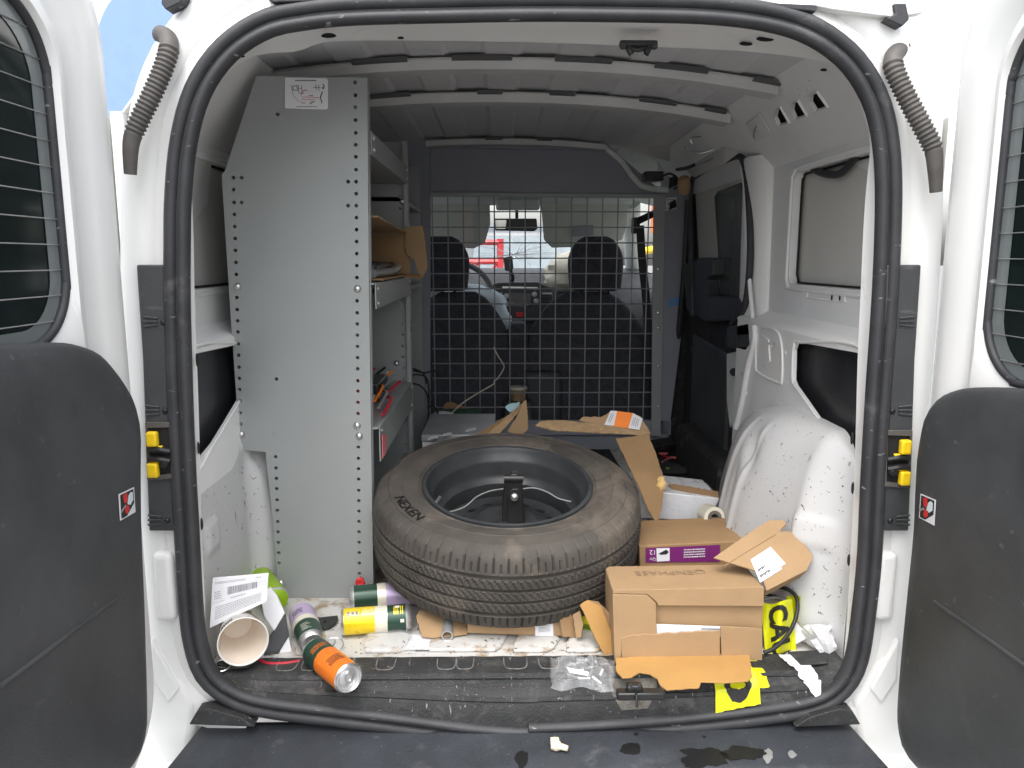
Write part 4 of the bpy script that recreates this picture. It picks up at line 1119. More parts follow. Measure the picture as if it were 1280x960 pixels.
prism('left_panel', [P(x, y, Y=YP) for x, y in ((380, 172), (538, 172), (538, 545), (380, 545))], (0, .012, 0), 'partition_grey', pa, bevel=.002)
rp = prism('right_panel', [P(x, y, Y=YP - .01) for x, y in ((818, 246), (832, 238), (866, 222), (862, 330), (848, 450), (835, 552), (818, 545))], (0, .012, 0), 'partition_grey', pa, bevel=.002)
prism('edge_flange', [P(x, y, Y=YP - .02) for x, y in ((817, 246), (832, 246), (826, 545), (814, 545))], (0, .008, 0), 'partition_light', rp, bevel=.001)
box('bottom_rail', P(538, 545, Y=YP - .01), P(838, 524, Y=YP + .01), 'partition_grey', pa, bevel=.003)
mesh('lower_panel', [P(x, y, Y=YP + .012) for x, y in ((538, 530), (836, 530), (836, 575), (538, 575))], [(0, 1, 2, 3)], 'partition_grey', pa, smooth=False)
wa, wb = P(540, 245, Y=YP), P(822, 526, Y=YP)
prv = (wb.x - wa.x) / 15
for i in range(16):
    x = wa.x + prv * i
    tube('mesh_wire', [V((x, YP, wb.z)), V((x, YP, wa.z))], .0027, 'wire_steel', pa, n=2, seg=6, smooth_path=False)
nh = 15
for j in range(nh + 1):
    z = lerp(wa.z, wb.z, j / nh)
    tube('mesh_wire', [V((wa.x - .01, YP - .0045, z)), V((wb.x + .02, YP - .0045, z))], .0027, 'wire_steel', pa, n=2, seg=6, smooth_path=False)
for y in (336, 391, 410, 458, 508): lathe('bolt', [(0, .005), (.005, .004), (.008, 0)], P(823, y, Y=YP - .021), (0, -1, 0), 'steel', rp, seg=10)
nt_ = prism('notice_plate', [P(x, y, Y=YP - .013) for x, y in ((829, 248), (846, 246), (845, 261), (830, 264))], (0, -.001, 0), 'paper', rp, smooth=False)
marks('printed_frame', [(-.02, .02, .015, .018), (-.02, .02, -.018, -.015), (-.02, -.017, -.018, .018), (.017, .02, -.018, .018), (-.008, .008, -.006, .006)], P(837.5, 255, Y=YP - .0145), (1, 0, 0), (0, 0, 1), 'paper_print', rp)
for k in range(3): prism('blue_label', [P(x, y + k * 3.6, Y=YP - .013) for x, y in ((835, 374), (849, 371), (849, 373.6), (835, 376.6))], (0, -.001, 0), 'blue_print', rp, smooth=False)

# ================================================================== shelving unit
YS = .385
XF = -.340
sh = thing('shelving_unit', 'tall grey perforated steel shelving unit along the left side of the load bay', 'shelving', (-.48, .75, 0))
def perforated(name, outline, Y, holes, ext=.012, r=.0043):
    o = prism(name, outline, (0, ext, 0), 'shelf_grey', sh)
    cut(o, [cyl_cutter(V((h.x, Y, h.z)), (0, 1, 0), r, .04, 10) for h in holes])
    return o
out = [P(x, y, Y=YS) for x, y in ((320, 95), (459, 97), (461, 350), (464, 560), (467, 749), (349, 749), (341, 650), (332, 565), (300, 562), (288, 390), (277, 218), (281, 214))]
holes = []
hy = [103 + 15.6 * i for i in range(10)]
ys = [103, 119, 134, 150, 166, 181, 196, 212, 227, 242, 257, 272, 287, 302, 317, 332, 347, 376, 391, 405, 419, 433, 447, 461, 476, 489, 503, 517, 559, 573, 586, 599, 613, 626, 639, 652, 665, 678, 691, 704, 717]
for y in ys: holes.append(P(444 + (y - 103) * .0085, y, Y=YS))
for y in (227, 257): holes.append(P(435, y, Y=YS))
yl = [222, 237, 253, 268, 283, 298, 313, 328, 343, 372, 387, 401, 415, 430, 444, 459, 473, 487, 501, 516, 530, 557]
for y in yl: holes.append(P(291.5 + (y - 222) * .030, y, Y=YS))
for y in (222, 253): holes.append(P(302, y, Y=YS))
for y in (571, 585, 598, 611, 625, 638, 652, 665, 678, 691, 704): holes.append(P(344.5 + (y - 571) * .032, y, Y=YS))
holes += [P(347, 143, Y=YS), P(345.5, 474, Y=YS)]
ep = perforated('end_panel', out, YS, holes)
# folded edge flanges, gives the sheet its depth
e0, e1 = P(459, 97, Y=YS), P(467, 749, Y=YS)
prism('edge_flange', [e0 + V((0, .013, 0)), e1 + V((0, .013, 0)), e1 + V((-.012, .013, 0)), e0 + V((-.012, .013, 0))], (0, .018, 0), 'shelf_grey', ep, bevel=.001)
l0 = [P(x, y, Y=YS) for x, y in ((278, 218), (288, 390), (300, 562))]
for a, b in zip(l0, l0[1:]): prism('edge_flange', [a + V((0.001, .013, 0)), b + V((0.001, .013, 0)), b + V((.004, .013, 0)), a + V((.004, .013, 0))], (0, .03, 0), 'shelf_grey', ep)
for x, y in ((297, 358), (447, 361), (301.5, 543), (449, 545), (351, 729), (446.5, 532)):
    lathe('bolt', [(0, .0065), (.004, .006), (.0075, .003), (.009, 0)], P(x, y, Y=YS - .0005), (0, -1, 0), 'steel', ep, seg=16)
# label plate on the end panel
lp = [P(x, y, Y=YS - .001) for x, y in ((357, 97), (408, 98), (410, 100), (410, 135), (408, 137), (358, 135.5), (356.5, 134), (356.5, 98))]
prism('label_plate', lp, (0, -.0012, 0), 'paper', ep, smooth=False)
o0 = P(383.5, 117, Y=YS - .0024)
marks('label_print', [(-.024, .022, .0255, .028), (-.024, .022, -.028, -.0265), (-.030, -.020, .006, .0075), (-.030, -.028, .006, .016), (-.021, -.0195, .006, .018), (-.028, -.020, .015, .0165), (-.018, -.010, .010, .011), (-.018, -.0165, .001, .017), (-.011, -.0095, .002, .017), (.014, .030, .012, .0132), (.020, .0215, .008, .019), (.026, .0275, .006, .018), (-.016, -.006, .0, .0015), (.004, .014, -.005, -.0035), (-.012, -.004, -.0205, -.019)], o0, (1, 0, 0), (0, 0, 1), 'paper_print', ep)
def stroke(pts, w, mat):
    tube('label_drawing', [o0 + V((a, -.0004, b)) for a, b in pts], w, mat, ep, n=14, seg=4)
stroke([(.036, .020), (.038, .016), (.036, .010), (.034, .013)], .0011, 'ink'); stroke([(.034, .004), (.031, -.003), (.029, -.008), (.031, -.014), (.032, -.020)], .0011, 'ink'); stroke([(.006, -.022), (.010, -.018), (.016, -.017)], .0009, 'ink')
stroke([(-.012, -.003), (-.009, .004), (-.003, .007), (.002, .006)], .0009, 'pink'); stroke([(-.012, -.007), (.012, -.008), (.026, -.009)], .0006, 'pink'); stroke([(-.012, -.012), (.018, -.013)], .0006, 'pink')
stroke([(-.034, .018), (-.030, .0), (-.022, -.012), (-.008, -.020)], .0005, 'paper_print')
# far upright and trays
YF = 1.10
XB = -.64
fo = [V((XB, YF, .0)), V((XF, YF, 0)), V((XF, YF, 1.165)), V((-.53, YF, 1.165)), V((XB, YF, .95))]
fh = [V((XF - .028, YF, .10 + .036 * i)) for i in range(28)]
far = perforated('far_upright', fo, YF, fh, r=.004)
prism('edge_flange', [V((XF - .001, YF - .002, .0)), V((XF - .001, YF - .002, 1.165)), V((XF - .014, YF - .002, 1.165)), V((XF - .014, YF - .002, 0))], (0, -.016, 0), 'shelf_grey', far)
for z, x in ((.985, -.36), (.60, -.345), (.57, -.345), (.475, -.39), (.16, -.37)):
    lathe('bolt', [(0, .008), (.005, .007), (.010, 0)], V((x, YF - .001, z)), (0, -1, 0), 'steel', far, seg=12)
for zt, lip, sl in ((1.04, .05, 0), (.752, -.058, 0), (.415, -.085, 0)):
    sf = box('shelf_tray', (XB + .02, YS + .014, zt - .0015), (XF - .002, YF - .001, zt + .0015), 'shelf_grey', sh, bevel=0)
    z0, z1 = sorted((zt, zt + lip))
    box('tray_lip', (XF - .0035, YS + .032, z0), (XF - .0005, YF - .02, z1), 'shelf_grey', sf, bevel=0.0008)
    for y in (YS + .05, YF - .04):
        for z in (z0 + .012, z1 - .012): lathe('bolt', [(0, .005), (.004, .0045), (.007, 0)], V((XF, y, z)), (1, 0, 0), 'steel', sf, seg=10)
box('back_sheet', (XB - .004, YS + .014, .38), (XB, YF, 1.0), 'shelf_grey', sh, bevel=0)
# second narrow upright further in
u2 = box('rear_upright', (-.50, 1.70, .0), (-.365, 1.712, 1.16), 'shelf_grey', sh, bevel=.001)
box('upright_bracket', (-.47, 1.10, .70), (-.365, 1.70, .715), 'shelf_grey', sh, bevel=.001)
box('upright_bracket', (-.47, 1.10, .985), (-.365, 1.70, 1.0), 'shelf_grey', sh, bevel=.001)

# ================================================================== spare wheel
TA = R(11)
AX = V((0.02, -math.sin(TA), math.cos(TA))).normalized()
TC = V((-.038, .412, .268)) - AX * .085
wh = thing('spare_wheel', 'spare car wheel with worn black tyre lying tilted in the middle of the load bay', 'wheel', (TC.x, TC.y, 0))
bx_ = (V((1, 0, 0)) - AX * AX.x).normalized(); by_ = AX.cross(bx_)
def tp(theta, r, h): return TC + (bx_ * math.cos(theta) + by_ * math.sin(theta)) * r + AX * h
NB_ = 64; NT = NB_ * 10
pr = [(.203, .080), (.206, .090), (.213, .094), (.216, .0925), (.222, .096), (.2235, .0985), (.226, .097), (.240, .1005), (.256, .1025), (.2575, .1038), (.259, .1022), (.272, .1012), (.284, .099), (.2855, .1002), (.287, .098), (.296, .0945), (.303, .090), (.309, .084)]
pr = [(.189 + (r_ - .203) * (.309 - .189) / (.309 - .203), h_) for r_, h_ in pr]
hs_ = [.078, .074, .069, .064, .059, .054, .0505, .0495, .048, .042, .0405, .0395, .036, .030, .024, .0195, .0185, .0175, .011, .0100, .009, .004, 0]
tread = [(.3225 - 38 * max(0, abs(h) - .03) ** 2 * .12, h) for h in hs_]
prof_t = pr + tread + [(r, -h) for r, h in reversed(tread[:-1])] + [(r, -h) for r, h in reversed(pr)]
def tyre_r(r, h, k):
    f = (k % 10); blk = k // 10
    ah = abs(h)
    if ah > .0785: 
        if ah < .0955 and f == 0 and r > .29: return r - .003
        return r
    d = 0
    if .0395 <= ah <= .0495 or .0100 <= ah <= .0185: 
        d = .0075 if (.0405 <= ah <= .049 or .0105 <= ah <= .018) else 0.001
    if ah > .0505:
        if f == 0: d = max(d, .0055)
        elif f == 5 and ah < .07: d = max(d, .004)
    elif .0195 <= ah <= .0395:
        ff = (k + int(h * 260)) % 5
        if ff == 0: d = max(d, .0045)
    elif ah < .0095:
        ff = (k + int(h * 400)) % 5
        if ff == 0: d = max(d, .004)
    return r - d
vs = []
npf = len(prof_t)
for k in range(NT):
    th = 2 * math.pi * k / NT
    for r, h in prof_t: vs.append(tp(th, tyre_r(r, h, k), h))
fs = []
for k in range(NT):
    a, b = k * npf, ((k + 1) % NT) * npf
    for j in range(npf - 1): fs.append((a + j, a + j + 1, b + j + 1, b + j))
ty = mesh('tyre', vs, fs, 'tyre_rubber', wh, angle=28)
# raised maker's lettering on the sidewall, letter tops towards the hub
def arc_text(s, th0, r0, size, mat, h0=.1030):
    tv, tf = text_verts(s, size, .006)
    mesh('sidewall_lettering', [tp(th0 + a / r0, r0 - b, h0) for a, b in tv], tf, mat, ty, smooth=False)
arc_text('NEXEN', R(212), .2640, .036, 'tyre_letter', .1038)
rim_p = [(.219, .088), (.219, .099), (.214, .1005), (.208, .098), (.204, .090), (.201, .078), (.192, .070), (.189, .062), (.189, .030), (.184, .020), (.172, .010), (.170, -.020), (.174, -.034), (.178, -.050), (.178, -.075)]
rim_p = [(r_ * .931, h_) for r_, h_ in rim_p]
lathe('rim_barrel', rim_p, TC, AX, 'rim_black', wh, seg=96, xdir=bx_)
dk = [(r_ * .94, h_ + .012) for r_, h_ in ((.030, -.030), (.060, -.028), (.078, -.020), (.100, -.028), (.125, -.040), (.150, -.046), (.174, -.040), (.174, -.046), (.150, -.052), (.125, -.046), (.100, -.034), (.078, -.026), (.060, -.034), (.030, -.036), (.030, -.030))]
ds = lathe('wheel_disc', dk, TC, AX, 'rim_black', wh, seg=80, xdir=bx_)
cut(ds, [cyl_cutter(tp(2 * math.pi * i / 16, .124, -.030), AX, .0125, .03, 14) for i in range(16)])
lathe('hub_cap', [(0, -.015), (.022, -.017), (.030, -.028), (.030, -.04)], TC, AX, 'rim_black', wh, seg=32)
q = tp(R(200), .178, .072)
tube('valve_stem', [q, q + AX * .02 - (q - TC).normalized() * .012], .004, 'steel', wh, n=4, seg=8)
# jack clamped in the wheel
jk = thing('scissor_jack', 'black folded car jack standing up inside the wheel hub', 'jack', TC - AX * .03)
jy = TC.y + .01
prism('jack_arm', [P(x, y, Y=jy) for x, y in ((627, 672), (628, 625), (630, 606), (633, 596), (640, 592), (648, 593), (653, 602), (654, 625), (657, 672))], (0, .028, 0), 'jack_black', jk, bevel=.003, seg=2)
prism('jack_cheek', [P(x, y, Y=jy - .006) for x, y in ((634, 672), (634, 618), (640, 611), (648, 611), (653, 618), (656, 672))], (0, .005, 0), 'jack_black', jk, bevel=.002)
lathe('jack_pin', [(0, .010), (.005, .009), (.009, .007), (.010, 0)], P(643, 621, Y=jy - .006), (0, -1, 0), 'steel', jk, seg=18)
q0 = P(630, 598, Y=jy + .004); q1 = P(654, 598, Y=jy + .004)
tube('jack_knuckle', [q0, q1], .010, 'jack_black', jk, n=4, seg=14)
MATS['wire_dull'] = M('wire_dull', (0.26, 0.26, 0.25), 0.5, metal=0.4)
wr = [(547, 640), (560, 640), (580, 634), (596, 621), (612, 614), (629, 611)]
tube('jack_wire', [P(x, y, Y=jy - .01 - .0006 * (629 - x)) for x, y in wr], .0019, 'wire_dull', jk, n=40, seg=8)
wr = [(654, 611), (668, 610), (684, 615), (698, 623), (714, 627)]
tube('jack_wire', [P(x, y, Y=jy - .01 - .0004 * (x - 654)) for x, y in wr], .0019, 'wire_dull', jk, n=40, seg=8)

# ================================================================== cardboard and cartons
def closed_carton(name, label, front_px, Yf, depth, mat, cat='box', lean=0.0, back_raise=0.0):
    pts = [P(x, y, Y=Yf) for x, y in front_px]
    t = thing(name, label, cat, (sum(p.x for p in pts) / 4, Yf + depth / 2, min(p.z for p in pts)))
    prism('carton_body', pts, (0, depth, back_raise), mat, t, bevel=.003, seg=2)
    return t, pts
# long brown carton at the front right, printed upside down
YF_ = .062
bx, fp = closed_carton('cardboard_carton', 'long brown cardboard box with torn flaps and company name printed upside down on top', ((766, 738), (955, 735), (952, 829), (768, 834)), YF_ + .012, .123, 'cardboard')
zt_ = (fp[0].z + fp[1].z) / 2; tu_ = (fp[0] - fp[1]).normalized()
fpl = ((0, YF_ - .0005, 0), (0, -1, 0))
def fb(name, px, mat='cardboard', t=.0032, off=0, amp=.0, edges=None):
    return board(name, px, ((0, YF_ - .0035 - off, 0), (0, -1, 0)), mat, bx, t=t, amp=amp, edges=edges, seed=len(px), bevel=.0008)
fb('front_flap', ((766, 743), (809, 744), (820, 754), (821, 793), (779, 797), (775, 833), (768, 833)))
fb('front_flap', ((766, 737.5), (955, 734.5), (955, 758), (823, 757), (820, 752), (809, 743), (766, 742)), t=.012, off=-.003)
fb('front_flap', ((777, 798), (790, 794), (900, 788), (900, 830), (777, 832)), off=.003, amp=.0012, edges=(0, 1))
fb('front_flap', ((901, 783), (953, 786), (953, 828), (902, 830)), off=.0012)
fb('slip_paper', ((818, 780), (900, 783), (901, 796), (818, 798)), 'paper', off=-.004, t=.001)
marks('slip_print', [(-.012, .03, -.001, .0012)], P(884, 786, Y=YF_ - .0004), (1, 0, -.03), (0, 0, 1), 'paper_print', bx)
cy = YF_ + .062
tcx = P(842, 716, Z=zt_).x
text('box_lettering', 'ENPHASE', P(830, 716, pl=(fp[0] + V((0, 0, .0006)), tu_.cross(V((0, -1, 0))))), tu_, (0, -1, 0), .030, 'soft_ink', bx)
lc = P(874, 715, pl=(fp[0] + V((0, 0, .0006)), tu_.cross(V((0, -1, 0)))))
for r in (.0115, .0065): tube('box_emblem', [lc + V((r * math.cos(a * math.pi / 8), r * .85 * math.sin(a * math.pi / 8), .0008)) for a in range(16 if r > .01 else 8)], .0007, 'soft_ink', bx, n=30, seg=4, closed=r > .01)
# opened carton lying against it, flap up with white address label
po = ((P(957, 735, Y=.085)), V((-.05, -.62, .78)))
oc = thing('open_carton', 'brown open carton with white label tilted against the right wheel arch', 'box', (P(970, 735, Y=.1).x, .12, 0))
top = [(892, 697), (922, 676), (948, 658), (962, 650), (980, 650), (983, 655), (974, 664), (985, 664), (994, 666), (1004, 678), (1016, 694), (1014, 702), (1009, 711), (958, 737), (950, 715)]
board('carton_lid', top, po, 'cardboard', oc, t=.004)
tube('lid_crease', [P(x, y, pl=po) for x, y in ((905, 708), (930, 692), (970, 668))], .0012, 'cardboard_dark', oc, n=10, seg=6)
side_ = [P(x, y, pl=po) for x, y in ((958, 737), (1009, 711))]
dn = V((-.004, .028, -.030))
mesh('carton_side', [side_[0], side_[1], side_[1] + dn, side_[0] + dn], [(0, 1, 2, 3)], 'cardboard', oc, solid=.004, smooth=False)
lb = [P(x, y, pl=po) + V(po[1]) * .0015 for x, y in ((938, 700), (963, 684), (982, 705), (976, 709), (977, 712), (950, 729))]
prism('address_label', lb, V(po[1]) * .0004, 'paper', oc, smooth=False)
lu = (P(963, 684, pl=po) - P(938, 700, pl=po)).normalized(); ln = V(po[1]).normalized(); lv = ln.cross(lu)
for (x, y), w in (((952, 711), .021), ((957, 717), .030)):
    marks('label_writing', [(a * .0034 - w / 2, a * .0034 - w / 2 + .0022, -.0028 + .0012 * ((a * 7) % 3), .0026) for a in range(int(w / .0034))], P(x, y, pl=po) + ln * .0022, lu, lv, 'ink', oc)
# purple-labelled carton behind
pc, pp = closed_carton('cardboard_carton', 'low brown cardboard box with purple printed label behind the open carton', ((799, 682), (930, 676), (935, 740), (801, 746)), .33, .17, 'cardboard_dark')
zz = pp[0].z
ppl = ((0, .329, 0), (0, -1, 0))
prism('printed_label', [P(x, y, Y=.3288) for x, y in ((807, 685), (900, 681), (900, 702), (807, 703))], (0, -.0006, 0), 'purple_print', pc, smooth=False)
prism('label_picture', [P(x, y, Y=.328) for x, y in ((820.5, 685.5), (837, 685), (837, 701), (821, 702))], (0, -.0004, 0), 'paper', pc, smooth=False)
prism('picture_item', [P(x, y, Y=.3274) for x, y in ((823, 692), (833, 687), (836, 690), (833, 693), (826, 693.5))], (0, -.0003, 0), 'ink', pc, smooth=False)
text('label_text', '12', P(816, 690, Y=.3280), (-1, 0, 0), (0, 0, -1), .016, 'paper', pc)
text('label_text', 'Qty', P(816, 699, Y=.3280), (-1, 0, 0), (0, 0, -1), .010, 'paper', pc)
marks('label_text', text_lines(.05, .024, 4, 3, .45), P(868, 692, Y=.328), (1, 0, .04), (0, 0, 1), 'paper', pc)
marks('tape_scuff', [(-.015, .01, -.002, .002), (-.008, .016, -.006, -.003)], P(862, 668, Z=zz) + V((0, 0, .0006)), (1, -.2, 0), (.2, 1, 0), 'cardboard_edge', pc)
# white film-wrapped box further back
wb_, wp = closed_carton('wrapped_box', 'white box wrapped in clear film behind the purple-labelled carton', ((798, 612), (900, 623), (886, 652), (800, 648)), .63, .18, 'white_film')
prism('film_end', [P(x, y, Y=.64) for x, y in ((900, 622), (906, 628), (902, 660), (888, 652))], (0, .15, 0), 'bag_film', wb_)
board('torn_top', ((836, 604), (850, 606), (898, 614), (899, 621), (840, 613)), ((0, .66, wp[1].z + .012), (0, -.35, 1)), 'cardboard_dark', wb_, amp=.002)
rl = thing('tape_roll', 'roll of tape with green paper core beside the film-wrapped box', 'tape', P(893, 648, Y=.50))
q = P(891, 646, Y=.50)
lathe('roll', [(.018, .012), (.027, .012), (.027, -.04), (.018, -.04), (.018, .012)], q, (.1, -1, .15), 'can_cream', rl, seg=24)
lathe('core', [(.010, .014), (.018, .014), (.018, -.04), (.010, -.04), (.010, .014)], q, (.1, -1, .15), 'dirty_metal', rl, seg=24)
# torn board lying over the right of the tyre, orange and white label on it
tb = thing('torn_cardboard', 'torn brown cardboard with orange and white label draped over the back of the tyre', 'cardboard', P(760, 545, Y=.80))
tpl = ((0, .76, P(740, 541, Y=.76).z), (.06, -.36, 1))
tpl = ((0, .70, P(740, 541, Y=.70).z), (.06, -.36, 1))
board('top_flap', ((669, 531), (676, 526), (700, 525), (740, 529), (770, 533), (813, 541), (812, 546), (790, 542), (740, 540), (690, 537)), tpl, 'cardboard_edge', tb, amp=.0025, seed=3)
tpl2 = ((0, .78, P(770, 530, Y=.78).z), (.0, -.95, .6))
board('top_flap', ((724, 526), (728, 521), (752, 521), (763, 514), (782, 516), (800, 520), (808, 532), (814, 541), (770, 535)), tpl2, 'cardboard', tb, amp=.0015, seed=5)
lab = [P(x, y, pl=tpl2) + V((0, -.003, .002)) for x, y in ((763, 514), (771, 514.5), (791, 517), (803, 524), (799, 538), (785, 536), (767, 533.5), (755, 532))]
for ids, mt in (((0, 1, 6, 7), 'paper'), ((1, 2, 5, 6), 'orange_print'), ((2, 3, 4, 5), 'paper')):
    prism('shipping_label', [lab[i] for i in ids], (0, -.0006, .0004), mt, tb, smooth=False)
lu_ = (lab[3] - lab[4]).normalized(); ln_ = V((0, -.85, .53)); lv_ = ln_.cross(lu_).normalized()
marks('label_writing', text_lines(.026, .020, 4, 8, .4), (lab[2] + lab[3] + lab[4] + lab[5]) / 4 + V((0, -.0012, .0008)), lu_, lv_, 'paper_print', tb)
marks('label_writing', text_lines(.030, .010, 2, 9, .4), (lab[0] + lab[1] + lab[6] + lab[7]) / 4 + V((0, -.0012, .0008)), (lab[0] - lab[7]).normalized(), ln_.cross((lab[0] - lab[7]).normalized()), 'paper_print', tb)
_a, _b = P(790, 545, Y=.68), P(822, 655, Y=.50)
tpl3 = (_a, ((_b - _a).cross(V((.85, .52, 0)))).normalized())
if tpl3[1].y > 0: tpl3 = (_a, -tpl3[1])
hf = board('hanging_flap', ((770, 548), (790, 546), (812, 542), (813, 550), (820, 566), (830, 598), (829, 622), (826, 640), (822, 655), (812, 640), (800, 612), (788, 585)), tpl3, 'cardboard_dark', tb, amp=.0012, seed=7)
c = P(824, 605, pl=tpl3) + V((.004, -.006, 0))
pillow('foam_lump', c, .012, .010, .020, 'foam_yellow', tb, 3.0, .5, 18, 12)
# hidden box body that carries it
ub = thing('supply_carton', 'brown carton standing in the shade behind the tyre', 'box', (.10, .90, 0))
box('carton_body', (-.02, .80, .0), (.27, 1.05, .155), 'cardboard_dark', ub, bevel=.003)
# small flat box under the front of the tyre
sb_, sp_ = closed_carton('small_carton', 'flat small brown box with white label crushed under the tyre', ((584, 778), (703, 770), (703, 796), (584, 792)), .17, .12, 'cardboard')
prism('white_label', [P(x, y, Y=.1685) for x, y in ((669, 780), (691, 776), (692, 795), (669, 795))], (0, -.0006, 0), 'paper', sb_, smooth=False)
marks('label_writing', text_lines(.024, .016, 5, 4, .35), P(680.5, 786, Y=.1676), (1, 0, .08), (0, 0, 1), 'paper_print', sb_)
board('side_flap', ((700, 776), (712, 766), (723, 764), (727, 782), (724, 797), (703, 796)), ((P(712, 785, Y=.16)), (.35, -.93, .1)), 'cardboard_dark', sb_, amp=.0008)
board('end_flap', ((716, 768), (724, 764), (729, 780), (726, 797), (720, 797)), ((P(722, 785, Y=.145)), (-.5, -.86, .1)), 'cardboard', sb_, amp=.0008)
kp = thing('kraft_sheet', 'flat tan cardboard scrap under the left of the tyre', 'cardboard', P(545, 785, Z=.012))
board('sheet', ((520, 770), (524, 762), (583, 770), (584, 792), (540, 797), (527, 795)), ((0, .17, .018), (0, -.35, 1)), 'cardboard', kp, amp=.001)
ws_ = thing('paper_sheet', 'crumpled white paper flat on the floor left of the steel pipe', 'paper', P(530, 800, Z=.006))
grid('sheet', lambda u, v: P(lerp(500, 566, u), lerp(793, 812, v), Z=.006 + .005 * abs(noise.noise(V((u * 4, v * 3, 2))))), 14, 8, 'paper', ws_, smooth=False)
pp_ = thing('steel_pipe', 'short grey steel pipe poking out under the tyre', 'pipe', P(560, 792, Z=.012))
q = P(559, 795, Z=.019)
lathe('pipe', [(.0095, 0), (.0125, 0), (.0125, .18), (.0095, .18), (.0095, 0)], q, (-.03, .98, .08), 'pipe_grey', pp_, seg=28)
# padded envelope under the long carton
en = thing('padded_envelope', 'torn orange-brown padded envelope under the long cardboard box', 'envelope', P(850, 845, Z=.016))
board('envelope_front', ((770, 822), (905, 815), (937, 815), (940, 845), (935, 851), (905, 853), (876, 852), (874, 859), (833, 862), (826, 857), (822, 848), (812, 842), (800, 840), (790, 846), (778, 847), (770, 838)), ((0, .05, .0225), (0, -.03, 1)), 'kraft', en, t=.003, amp=.0009, seed=4)
board('envelope_back', ((725, 756), (735, 750), (752, 758), (764, 790), (771, 838), (765, 836), (745, 800)), ((P(750, 790, Y=.115)), (.15, -.95, .30)), 'kraft', en, t=.003, amp=.0006, seed=6)
board('envelope_back', ((734, 750), (748, 752), (766, 770), (770, 830), (757, 800)), ((P(750, 780, Y=.128)), (.15, -.95, .30)), 'cardboard_dark', en, t=.003, amp=.0006, seed=9)
# box on the middle shelf
sx = thing('shelf_carton', 'open torn brown box lying on the middle shelf', 'box', (-.45, .75, .757))
za, zb_ = .757, .885
box('bottom_board', (-.60, .50, za), (-.335, 1.02, za + .004), 'cardboard_dark', sx, bevel=.0008)
box('top_board', (-.60, .46, zb_), (-.338, 1.00, zb_ + .004), 'cardboard', sx, bevel=.0008, rot=Matrix.Rotation(R(-2.0), 3, 'X'), piv=(-.4, 1.0, zb_))
box('back_board', (-.604, .46, za), (-.60, 1.02, zb_), 'cardboard_dark', sx, bevel=.0008)
box('end_board', (-.60, 1.016, za), (-.33, 1.02, zb_), 'cardboard_dark', sx, bevel=.0008)
fpn = ((P(520, 315, Y=.99)), V((-.35, -.94, .05)))
board('torn_flap', ((503, 289), (506, 284), (528, 282), (531, 300), (534, 335), (528, 346), (523, 343), (518, 325), (508, 317), (505, 307), (507, 298)), fpn, 'cardboard', sx, t=.004, amp=.0022, edges=(5, 6, 7, 8, 9, 10), seed=2)
board('bottom_flap', ((502, 342), (524, 343), (528, 347), (505, 346)), ((P(515, 345, Y=.95)), V((0, -.5, 1))), 'cardboard_dark', sx, t=.004)
dm = thing('grey_casting', 'dark metal part lying inside the box on the middle shelf', 'metal part', (-.45, .8, .78))
box('casting', (-.56, .62, .765), (-.37, .98, .80), 'rim_black', dm, bevel=.012, seg=3)
tube('casting_handle', [V((-.37, .56, .772)), V((-.355, .8, .775)), V((-.36, .96, .785))], .011, 'pipe_grey', dm, n=14, seg=10)

# ================================================================== drink cans
def can(label, a, b, bands, L=.150, Rr=.0285, name='drink_can', lid=True, print_=None, group='discarded drink cans'):
    a, b = V(a), V(b); ax = (b - a).normalized(); b = a + ax * L
    t = thing(name, label, 'can', a.lerp(b, .5) - V((0, 0, Rr)), group)
    up_ = V((0, 0, 1)); up_ = (up_ - ax * up_.dot(ax)).normalized(); sd = ax.cross(up_)
    lathe('can_base', [(0, .010), (.012, .008), (.020, .002), (.0215, 0), (.024, .002), (Rr - .001, .009), (Rr, .012)], a, ax, 'aluminium', t, seg=40, xdir=up_)
    hh = [.012]; mats = []
    for m_, f_ in bands: hh.append(.012 + (L - .012 - .006) * f_); mats.append(m_)
    um = list(dict.fromkeys(mats))
    lathe('can_wall', [(Rr, h) for h in hh], a, ax, um, t, seg=40, fm=[um.index(m_) for m_ in mats], xdir=up_)
    lathe('can_lid', [(Rr, L - .006), (Rr - .0012, L - .004), (.0264, L - .0025), (.0255, L), (.0240, L + .0005), (.0230, L - .001), (.0225, L - .005), (.018, L - .0055), (.0165, L - .0045), (0, L - .0045)], a, ax, 'aluminium', t, seg=40, xdir=up_)
    if lid:
        lo = a + ax * (L - .0032)
        tube('pull_tab', [lo + (up_ * math.cos(k * math.pi / 6) * .0095 + sd * math.sin(k * math.pi / 6) * .0062) + up_ * .004 for k in range(12)], .0021, 'steel', t, n=30, seg=6, closed=True)
        tube('pull_tab', [lo + (up_ * math.cos(k * math.pi / 6) * .0060 + sd * math.sin(k * math.pi / 6) * .0075) - up_ * .009 for k in range(12)], .0007, 'steel', t, n=24, seg=5, closed=True)
    def wrap(rects, mat, th0, h0):
        vs, fs = [], []
        for s0, s1, h_0, h_1 in rects:      # s along the girth (m), h along the axis
            k = len(vs)
            for h_ in (h_0, h_1):
                for i in range(4):
                    th = th0 + lerp(s0, s1, i / 3) / Rr
                    vs.append(a + ax * (h0 + h_) + (up_ * math.cos(th) + sd * math.sin(th)) * (Rr + .0004))
            fs += [(k + i, k + i + 1, k + 5 + i, k + 4 + i) for i in range(3)]
        mesh('can_print', vs, fs, mat, t, smooth=False)
    if print_: print_(wrap)
    return t
